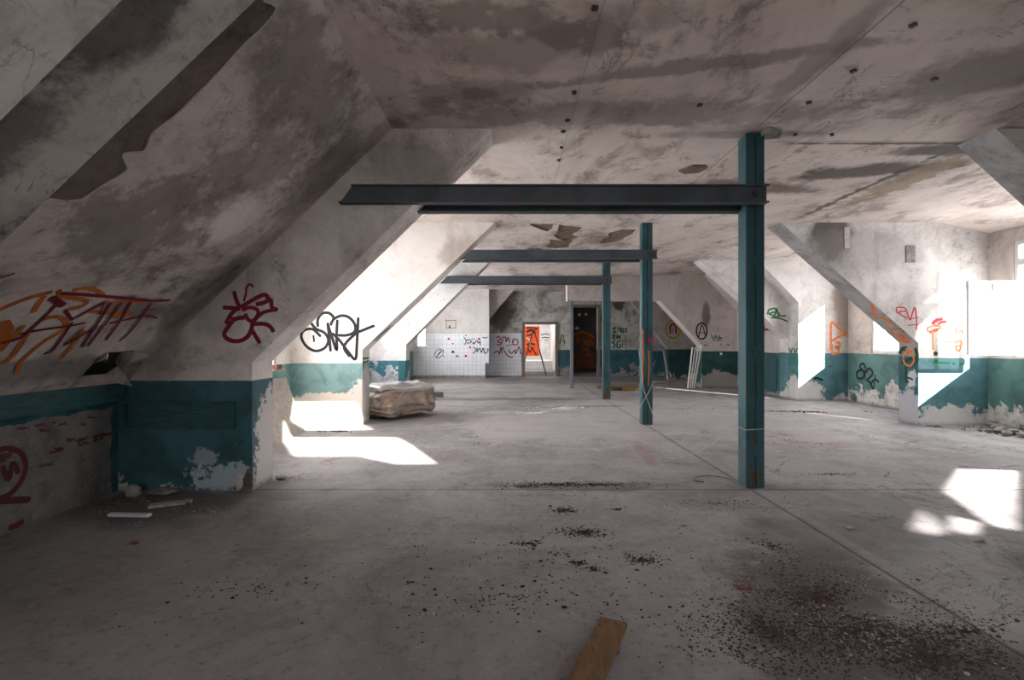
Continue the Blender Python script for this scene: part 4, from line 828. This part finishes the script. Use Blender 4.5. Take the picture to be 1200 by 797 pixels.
# folded flap across the top
bm = bmesh.new(); N = 14
g = [[None]*(N+1) for _ in range(N+1)]
for i in range(N+1):
    for j in range(N+1):
        u, v = i/N-0.5, j/N-0.5
        z = 0.565-0.35*max(0, abs(u)-0.36)-0.5*max(0, abs(v)-0.34)+0.02*mnoise.noise(Vector((u*7, v*7, 3)))+0.035
        a = math.radians(40); X, Y = u*1.02, v*0.72
        g[i][j] = bm.verts.new((X*math.cos(a)-Y*math.sin(a)-2.05, X*math.sin(a)+Y*math.cos(a)+9.30, z))
for i in range(N):
    for j in range(N): bm.faces.new([g[i][j], g[i+1][j], g[i+1][j+1], g[i][j+1]])
o = obj('top_flap', bm, flat('pale_grey_plastic', (0.46, 0.45, 0.445), 0.35, 0.2, 5, 0.5, 0.5), rb, smooth=True); o['label'] = 'pale grey plastic flap'
md = o.modifiers.new('thick', 'SOLIDIFY'); md.thickness = 0.006
# leaning board in the left bay
lb = thing('leaning_board', (-3.1, 6.8, 0), 'sandy grey board leaning on left outer wall beside the sun patch', 'board')
a = Vector((-3.02, 5.9, 0)); b = Vector((-3.07, 7.66, 0)); c = Vector((-3.47, 7.92, 0.80)); d = Vector((-3.47, 5.9, 0.80))
n = (b-a).cross(d-a).normalized(); n = n if n.x > 0 else -n
bm = bmesh.new(); f = [bm.verts.new(v+Vector((0, 0, 0.0))) for v in (a, b, c, d)]; h = [bm.verts.new(v-Vector((0.03, 0, 0.0))) for v in (a, b, c, d)]
bm.faces.new(f); bm.faces.new(h[::-1])
for i in range(4): bm.faces.new([f[i], f[(i+1) % 4], h[(i+1) % 4], h[i]])
obj('panel', bm, m_concrete_slab, lb)
# brick standing on the top edge / sill
tag(box('brick', (-3.49, 7.64, 0.967), (0.10, 0.16, 0.07), flat('red_brown_brick', (0.16, 0.08, 0.06), 0.95, 0.4, 18)), 'red-brown brick on the left window sill above the leaning board', 'brick')

# plank in the foreground
bp = Vector((0.335, 2.19, 0)); dirp = Vector((0.156, 0.338, 0)).normalized(); angp = math.atan2(dirp.y, dirp.x)
ctr = Vector((0.475, 2.35, 0))-dirp*0.40
rotp = Matrix.Rotation(angp, 3, 'Z')
wp = thing('wooden_plank', (ctr.x, ctr.y, 0), 'worn brown wooden plank on the concrete at bottom edge of view', 'plank')
box('plank', (ctr.x, ctr.y, 0.062), (0.80, 0.125, 0.026), m_wood, wp, rotp, 0.003)
box('batten', tuple(Vector((ctr.x, ctr.y, 0.0245))+dirp*0.28), (0.05, 0.11, 0.049), m_wood_dk, wp, rotp)
box('batten', tuple(Vector((ctr.x, ctr.y, 0.0245))-dirp*0.28), (0.05, 0.11, 0.049), m_wood_dk, wp, rotp)
for (u, v) in [(0.36, 0.03), (0.365, -0.02), (0.32, 0.045), (0.32, -0.045)]:
    p = Vector((ctr.x, ctr.y, 0.076))+rotp @ Vector((u, v, 0))
    bm = bmesh.new(); g = bmesh.ops.create_cone(bm, cap_ends=True, segments=8, radius1=0.004, radius2=0.004, depth=0.003)['verts']
    bmesh.ops.transform(bm, matrix=Matrix.Translation(p), verts=g); obj('nail_head', bm, m_iron, wp)

# plank pile by the far column
pos = [(2.62, 14.0, 0.03, 5), (2.95, 14.25, 0.03, -4), (3.25, 14.0, 0.03, 8), (2.68, 14.1, 0.087, -6), (3.27, 14.12, 0.087, 3), (3.0, 14.05, 0.144, 12)]
nm = ['lowest plank at left of pile behind middle column', 'lowest middle plank of the orange-brown pile', 'lowest plank at right of the orange-brown pile', 'second-layer left plank of the orange-brown pile', 'second-layer right plank of the orange-brown pile', 'topmost skewed plank of the orange-brown pile']
for i, (x, y, z, a) in enumerate(pos):
    bm = bmesh.new(); L = [0.34, 0.28, 0.30, 0.56, 0.5, 0.9][i]
    add_box(bm, (0, 0, 0), (L, 0.2, 0.055), Matrix.Rotation(math.radians(a), 3, 'Z'), 0.004)
    o = obj('timber_plank', bm, m_wood_or if i % 2 == 0 else m_wood_dk); o.location = (x, y, z)
    tag(o, nm[i], 'plank', 'planks piled behind the columns')

# step ladder in the doorway
sl = thing('step_ladder', (0.9, 20.3, 0), 'dark folding step ladder standing open in the lit doorway', 'ladder')
ap = Vector((0.93, 20.25, 1.78))
def bar(nm_, p, q_, w, mt, par, t=0.03):
    d = q_-p; bm = bmesh.new(); add_box(bm, (0, 0, 0), (w, t, d.length), None, 0.003)
    bmesh.ops.transform(bm, matrix=Matrix.Translation((p+q_)/2) @ d.to_track_quat('Z', 'Y').to_matrix().to_4x4(), verts=bm.verts)
    return obj(nm_, bm, mt, par)
for yy_ in (20.08, 20.45):
    bar('rail', ap+Vector((0.02, yy_-20.25, 0)), Vector((1.42, yy_, 0.0)), 0.085, m_iron, sl)
    bar('rail', ap+Vector((-0.02, yy_-20.25, 0)), Vector((0.40, yy_, 0.0)), 0.085, m_iron, sl)
for k in range(1, 6):
    t = k/6; x = ap.x-0.02+(0.40-ap.x+0.02)*t; z = 1.78*(1-t)
    box('tread', (x, 20.265, z), (0.08, 0.34, 0.025), m_iron, sl)
box('top_cap', (0.93, 20.265, 1.79), (0.14, 0.42, 0.03), m_iron, sl)

# empty window frame and bundle of white battens leaning in the dark right bay
m_curl2 = flat('dull_grey_frame_paint', (0.30, 0.29, 0.285), 0.7)
def frame_rect(x0, x1, y, zt, lean, name, label):
    t = thing(name, ((x0+x1)/2, y, 0), label, 'frame')
    w = 0.09
    def P(x, z): return Vector((x+(zt-z)*0.10-0.02, y+(z/zt)*lean, z+0.01))
    for (a_, b_) in [((x0, 0.03), (x1, 0.03)), ((x0, zt), (x1, zt))]: bar('frame_rail', P(*a_), P(*b_), w, m_curl2, t, 0.05)
    for x in (x0, x1): bar('frame_stile', P(x, 0.0), P(x, zt), w, m_curl2, t, 0.05)
frame_rect(4.25, 5.05, 16.5, 1.05, 0.25, 'window_casing', 'empty white window frame leaning in dark bay behind middle column')
bx = [(802.5, 406, 803.5, 452.5), (806, 406.5, 804.8, 453), (809, 407, 806.0, 453), (812, 407.5, 808.0, 453)]
nmb = ['leftmost white batten leaning at the dark bay opening', 'second white batten from left leaning at bay opening', 'third white batten from left leaning at bay opening', 'rightmost white batten leaning at the dark bay opening']
for i in range(4):
    bm = bmesh.new(); bx0 = 5.08+0.06*i; tx = 5.28+0.085*i
    p = Vector((bx0, 14.66, 0)); q_ = Vector((tx, 14.84, 1.17))
    d = q_-p; add_box(bm, (0, 0, 0), (0.035, 0.03, d.length), None, 0.003)
    bmesh.ops.transform(bm, matrix=Matrix.Translation((p+q_)/2-p) @ d.to_track_quat('Z', 'Y').to_matrix().to_4x4(), verts=bm.verts)
    o = obj('white_batten', bm, m_frame); o.location = p; tag(o, nmb[i], 'batten', 'white battens leaning by the bay opening')

# flat black mat on the floor
o = prism('floor_mat', [(-2.18, 12.35), (-1.62, 12.35), (-1.76, 13.5), (-2.24, 13.5)], FZ, 0.0, 0.012, flat('black_rubber', (0.03, 0.028, 0.028), 0.8)); tag(o, 'flat dark mat lying on the floor beyond the rubble sack', 'mat')

# string round the columns
def loop_pts(x, y, z, dz=0.0, r=0.004):
    a_, b_ = 0.089, 0.089; cx, cy = x+0.085, y+0.085
    return [Vector((cx-a_, cy-b_, z)), Vector((cx+a_, cy-b_, z+dz)), Vector((cx+a_, cy+b_, z+dz)), Vector((cx-a_, cy+b_, z)), Vector((cx-a_, cy-b_, z))]
st = thing('tied_string', (2.17, 4.70, 0.53), 'pale string knotted round nearest column and trailing to the floor', 'string')
tube('loop', loop_pts(2.17, 4.71, 0.535, 0.01), 0.0045, m_rope, st, 6)
tl = [Vector((2.166, 4.88, 0.535)), Vector((2.12, 5.2, 0.36)), Vector((2.05, 5.5, 0.18)), Vector((1.95, 5.75, 0.05)), Vector((1.85, 5.9, 0.006)), Vector((1.78, 5.98, 0.006))]
tube('loose_end', smooth_pts(tl), 0.0035, m_rope, st, 6)
st = thing('crossed_string', (2.13, 8.2, 0.4), 'pale string crossed over foot of the middle column', 'string')
fr = 8.262
tube('strand', smooth_pts([Vector((2.13, fr, 0.75)), Vector((2.16, fr, 0.55)), Vector((2.30, fr, 0.17)), Vector((2.303, 8.25, 0.12))]), 0.006, m_rope, st, 6)
tube('strand', smooth_pts([Vector((2.305, fr-0.01, 0.70)), Vector((2.24, fr-0.01, 0.55)), Vector((2.12, fr-0.01, 0.34)), Vector((1.95, 8.1, 0.14)), Vector((1.75, 7.95, 0.006))]), 0.005, m_rope, st, 6)
tube('strand', smooth_pts([Vector((2.122, fr, 1.0)), Vector((2.127, fr-0.002, 0.85)), Vector((2.13, fr, 0.74))]), 0.005, m_rope, st, 6)
wpts = [on_z(px, py, 0.008) for px, py in [(862, 566), (856, 562), (845, 559), (830, 557.5), (818, 558.5), (813, 561), (815, 563.5), (825, 564.5)]]
tag(tube('wire_hook', smooth_pts(wpts), 0.004, m_wire, None, 6), 'bent dark wire lying on floor at foot of nearest column', 'wire')

# orange paint runs on the middle column
o = graffiti([(0.03, [(753.2, 386), (753.0, 400), (753.6, 414), (752.8, 430), (753.2, 447)])], 0.02, PY(8.268), NY, SP['bright_orange'], cols[1], 'orange paint run', 'paint_run')
o.location = -cols[1].location
o = graffiti([(0.025, [(758, 405), (760, 414), (760.5, 430), (759.5, 452)])], 0.02, PY(8.268), NY, SP['orange'], cols[1], 'dull orange paint run', 'paint_run'); o.location = -cols[1].location
o = graffiti([], 0.02, PY(8.268), NY, SP['wine'], cols[1], 'dark red paint spot', 'paint_spot', discs=[((762.5, 399), 0.05)]); o.location = -cols[1].location

# stones and lumps
def lump(name, c, r, seed, label, cat, mat, squash=(1, 1, 0.7), group=None, rough=0.5):
    bm = blob((0, 0, 0), r, seed, 2, squash, rough, 1.3)
    o = obj(name, bm, mat); o.location = (c[0], c[1], 0); tag(o, label, cat, group); return o
p = on_z(162, 581); lump('stone', (p.x, p.y-0.06), 0.065, 3, 'single round grey stone at foot of the teal partition, left', 'stone', m_rubble, (1, 1, 0.95), None, 0.3)
p = on_z(288, 571); lump('plaster_lump', (p.x, p.y-0.10), 0.075, 5, 'pale lump of plaster below broken corner of first partition', 'plaster lump', m_curl, (0.7, 0.7, 1.1))
p = on_z(322, 562); lump('plaster_crumb', (p.x+0.06, p.y), 0.045, 8, 'small dark crumb right of the first partition foot', 'crumb', m_rubble, (1.3, 1, 0.5))
p = on_z(195, 577); lump('plaster_slab', (p.x, p.y-0.05), 0.11, 11, 'flat plaster slab lying right of the round stone', 'plaster slab', m_rubble, (1.3, 0.8, 0.2))
bm = bmesh.new(); a_ = on_z(128, 605); b_ = on_z(176, 606)
pts = smooth_pts([Vector((a_.x, a_.y, 0.01)), Vector((a_.x*0.5+b_.x*0.5, a_.y-0.02, 0.03)), Vector((b_.x, b_.y, 0.012))])
add_box(bm, (0, 0, 0.014), ((b_-a_).length, 0.05, 0.024), Matrix.Rotation(math.atan2(b_.y-a_.y, b_.x-a_.x), 3, 'Z'), 0.006)
o = obj('white_strip', bm, flat('bright_white_enamel', (0.75, 0.77, 0.80), 0.4)); o.location = ((a_.x+b_.x)/2, (a_.y+b_.y)/2, 0); tag(o, 'short bright white strip of trim lying by the brick knee wall', 'trim strip')
bm = bmesh.new(); add_box(bm, (0, 0, 0.012), (0.30, 0.09, 0.02), Matrix.Rotation(0.45, 3, 'Z'), 0.004); p = on_z(200, 592)
o = obj('paint_sliver', bm, m_chipw); o.location = (p.x, p.y, 0); tag(o, 'grey-white paint sliver right of the white strip', 'paint sliver')
p = on_z(158, 637); lump('red_fragment', (p.x, p.y), 0.022, 21, 'small red and white fragment alone on dark floor, left', 'fragment', m_chipr, (1.6, 0.8, 0.35))
tagp = [(1168, 503), (1176, 500), (1183, 506), (1190, 502), (1196, 508), (1172, 507), (1180, 511), (1188, 510), (1199, 513), (1165, 500), (1178, 504), (1193, 505)]
for i, (px, py) in enumerate(tagp):
    p = on_z(px, py); lump('mortar_chunk', (min(p.x, 7.6), p.y), random.uniform(0.035, 0.075), 30+i, 'grey mortar chunk in the small heap under the right window', 'mortar chunk', m_rubble, (1.2, 1, 0.6), 'mortar chunks heaped under right window')
for i, (px, py, lb_) in enumerate([(307, 323, 'isolated white chip near the centre of the right floor joint'), ]): pass
for i, (px, py, r, lb_) in enumerate([(995, 620, 0.022, 'white plaster chip on floor right of the nearest column'), (1148, 634, 0.022, 'white plaster chip just below the right sunlit patch'), (789, 757, 0.014, 'white plaster chip right of the foreground plank'), (690, 693, 0.018, 'white plaster chip on open floor above the plank'), (801, 616, 0.018, 'white plaster chip left below nearest column'), (1177, 678, 0.016, 'white plaster chip on dark floor at right edge')]):
    p = on_z(px, py); lump('plaster_chip', (p.x, p.y), r, 60+i, lb_, 'plaster chip', m_chipw, (1.5, 1, 0.4))

# litter nobody could count
def scatter(name, label, mat, blobs, size, flatk=0.35, keep=1.0, seed=1):
    rnd = random.Random(seed); bm = bmesh.new()
    for (cx, cy, rx, ry, n, rot) in blobs:
        for _ in range(n):
            a_ = rnd.random()*6.283; rr = abs(rnd.gauss(0, 0.5))
            u, v = rr*math.cos(a_)*rx, rr*math.sin(a_)*ry
            x = cx+u*math.cos(rot)-v*math.sin(rot); y = cy+u*math.sin(rot)+v*math.cos(rot)
            nn = mnoise.noise(Vector((x*1.9, y*1.9, seed)))
            if keep and nn < -0.12+rnd.random()*0.1: continue
            if y < 2.0 or (x < -2.25 and (4.5 < y < 5.1 or 8.2 < y < 8.75)) or (x > 6.5 and (8.2 < y < 8.75 or 11.6 < y < 12.6)) or (x > 5.4 and 14.8 < y < 15.5): continue
            s = size*rnd.uniform(0.4, 1.5)*(1 if rnd.random() > 0.06 else 1.8)
            if x < -3.4 or x > 7.5: continue
            k = rnd.choice((3, 4, 5)); a0 = rnd.random()*6.283; t = s*flatk; tilt = rnd.uniform(-0.3, 0.3)
            ring = [(s*rnd.uniform(0.5, 1)*math.cos(a0+6.283*i/k), s*rnd.uniform(0.4, 0.9)*math.sin(a0+6.283*i/k)) for i in range(k)]
            bot = [bm.verts.new((x+p[0], y+p[1], 0.0005)) for p in ring]
            top = [bm.verts.new((x+p[0]*0.8, y+p[1]*0.8, t+tilt*p[0])) for p in ring]
            bm.faces.new(top)
            for i in range(k): bm.faces.new([bot[i], bot[(i+1) % k], top[(i+1) % k], top[i]])
    o = obj(name, bm, mat); tag(o, label, 'litter', kind='stuff'); return o
def FPt(px, py): p = on_z(px, py); return p.x, p.y
def BL(px, py, rx, ry, n, rot=0): x, y = FPt(px, py); return (x, y, rx, ry, n, rot)
scatter('leaf_litter', 'dark dry leaf crumbs scattered over the middle and right floor', m_chipd, [
    BL(870, 670, 0.3, 0.35, 600, 0.5), BL(960, 700, 0.7, 0.5, 2300, 0.5), BL(1010, 740, 0.9, 0.5, 3000), BL(900, 740, 0.5, 0.45, 1200), BL(1080, 770, 0.8, 0.4, 1700), BL(870, 780, 0.25, 0.2, 300), BL(1130, 740, 0.5, 0.2, 500), BL(640, 470, 0.9, 0.8, 260), BL(960, 520, 1.4, 0.5, 160), BL(500, 640, 1.6, 0.5, 120)], 0.0060, seed=3)
scatter('twig_litter', 'dark twigs and leaf crumbs in small heaps on the middle of the floor', flat('black_brown_litter', (0.05, 0.036, 0.032), 0.95, 0.4, 20), [
    BL(650, 568, 0.45, 0.12, 700), BL(700, 568, 0.45, 0.10, 500), BL(615, 570, 0.3, 0.1, 260), BL(660, 598, 0.16, 0.12, 260), BL(683, 624, 0.24, 0.15, 420), BL(620, 637, 0.14, 0.08, 140), BL(678, 660, 0.10, 0.05, 90), BL(752, 657, 0.15, 0.09, 220), BL(697, 668, 0.08, 0.07, 70),
    BL(722, 597, 0.09, 0.04, 70), BL(650, 650, 1.2, 0.6, 160), BL(480, 683, 0.06, 0.03, 20), BL(640, 470, 1.2, 0.9, 200), BL(975, 556, 0.35, 0.06, 120), BL(905, 640, 0.2, 0.2, 120), BL(600, 700, 1.5, 0.5, 260), BL(300, 690, 0.9, 0.5, 90), BL(840, 590, 0.6, 0.2, 120), BL(560, 520, 1.5, 0.8, 160)], 0.0075, 0.3, keep=0, seed=14)
scatter('plaster_flakes', 'tiny white plaster flakes strewn across the floor', m_chipw, [
    BL(160, 600, 0.5, 0.16, 420), BL(250, 600, 0.5, 0.25, 220), BL(140, 615, 0.25, 0.08, 200), BL(330, 565, 0.15, 0.1, 60), BL(690, 472, 0.9, 0.9, 300), BL(630, 680, 0.25, 0.1, 60), BL(960, 690, 0.9, 0.6, 700), BL(1020, 745, 0.9, 0.5, 500), BL(880, 660, 0.3, 0.3, 300), BL(640, 580, 0.8, 0.08, 400), BL(330, 470, 0.4, 0.5, 60),
    BL(600, 620, 2.4, 0.9, 900), BL(900, 600, 2.0, 0.8, 600), BL(500, 720, 1.2, 0.4, 500), BL(250, 660, 0.8, 0.5, 250), BL(800, 700, 0.5, 0.4, 250), BL(640, 480, 1.2, 1.0, 200), BL(1180, 505, 0.3, 0.4, 120)], 0.0065, seed=5)
scatter('bright_plaster_dust', 'white broken plaster crumbs spread before the farthest column', m_frame, [BL(655, 478, 0.65, 0.55, 900), BL(630, 484, 0.5, 0.2, 300)], 0.014, 0.3, seed=21)
scatter('brick_crumbs', 'red-brown brick crumbs mixed into the floor litter', m_chipr, [
    BL(960, 700, 0.7, 0.5, 160), BL(1000, 740, 0.8, 0.45, 200), BL(683, 624, 0.25, 0.15, 60), BL(752, 657, 0.15, 0.1, 30), BL(870, 690, 0.3, 0.3, 200), BL(200, 600, 0.6, 0.2, 60), BL(340, 560, 0.2, 0.2, 40), BL(1000, 470, 1.0, 0.5, 60)], 0.0075, seed=9)
scatter('dust_clods', 'brown clods of dust and dirt along the foot of the right walls', flat('brown_dirt', (0.11, 0.085, 0.07), 0.95), [
    (5.6, 9.8, 1.6, 0.25, 300, -0.1), (6.9, 8.1, 0.5, 0.12, 160, 0), (7.2, 7.6, 0.35, 0.5, 300, 0), (4.6, 14.7, 1.6, 0.2, 300, 0), (-3.2, 5.6, 0.3, 0.6, 200, 0), (-3.1, 4.3, 0.5, 0.25, 400, 0), (-2.6, 7.65, 0.3, 0.06, 100, 0)], 0.014, 0.6, seed=12)

# ------------------------------------------------------------------ camera, light
cam = bpy.data.cameras.new('camera'); co = bpy.data.objects.new('camera', cam); COL.objects.link(co)
co.location = (0, 0, CAMH); co.rotation_euler = (math.pi/2, 0, 0)
cam.sensor_width = 36; cam.lens = F/1200*36; cam.shift_x = (600-CX)/1200; cam.shift_y = (CY-398.5)/1200
cam.clip_start = 0.05
sc = bpy.context.scene; sc.camera = co
sun = bpy.data.lights.new('sun', 'SUN'); so = bpy.data.objects.new('sun', sun); COL.objects.link(so)
sun.energy = 42; sun.angle = math.radians(0.53); sun.color = (1, 0.95, 0.89)
so.rotation_euler = SUN.to_track_quat('-Z', 'Y').to_euler(); so.location = (10, -8, 9)
wd = bpy.data.worlds.new('sky'); sc.world = wd; wd.use_nodes = True
bg = wd.node_tree.nodes['Background']; bg.inputs[0].default_value = (0.98, 0.98, 1.0, 1); bg.inputs[1].default_value = 15.0
def portal(x, y, z, sy, sz, d):
    l = bpy.data.lights.new('daylight_portal', 'AREA'); l.shape = 'RECTANGLE'; l.size = sy; l.size_y = sz
    l.cycles.is_portal = True
    o = bpy.data.objects.new('daylight_portal', l); COL.objects.link(o); o.location = (x, y, z)
    o.rotation_euler = Vector(d).to_track_quat('-Z', 'Z').to_euler() if abs(d[2]) < .5 else (0, 0, 0)
    return o
portal(-3.75, 6.57, 1.83, 2.45, 1.83, (1, 0, 0)); portal(-3.75, 10.25, 1.85, 2.3, 1.8, (1, 0, 0)); portal(-3.75, 15.3, 1.95, 4.6, 1.6, (1, 0, 0))
portal(7.86, 7.13, 2.0, 1.46, 1.78, (-1, 0, 0)); portal(7.86, 10.35, 1.9, 1.2, 1.6, (-1, 0, 0))

portal(0, -4.25, 1.8, 1.9, 1.1, (0, 1, 0)); portal(0.85, 23.7, CEIL+0.09, 1.1, 1.0, (0, 0, -1))

sc.view_settings.view_transform = 'Standard'; sc.view_settings.look = 'None'
sc.view_settings.exposure = 0.12; sc.view_settings.gamma = 1.0; sc.view_settings.use_curve_mapping = False
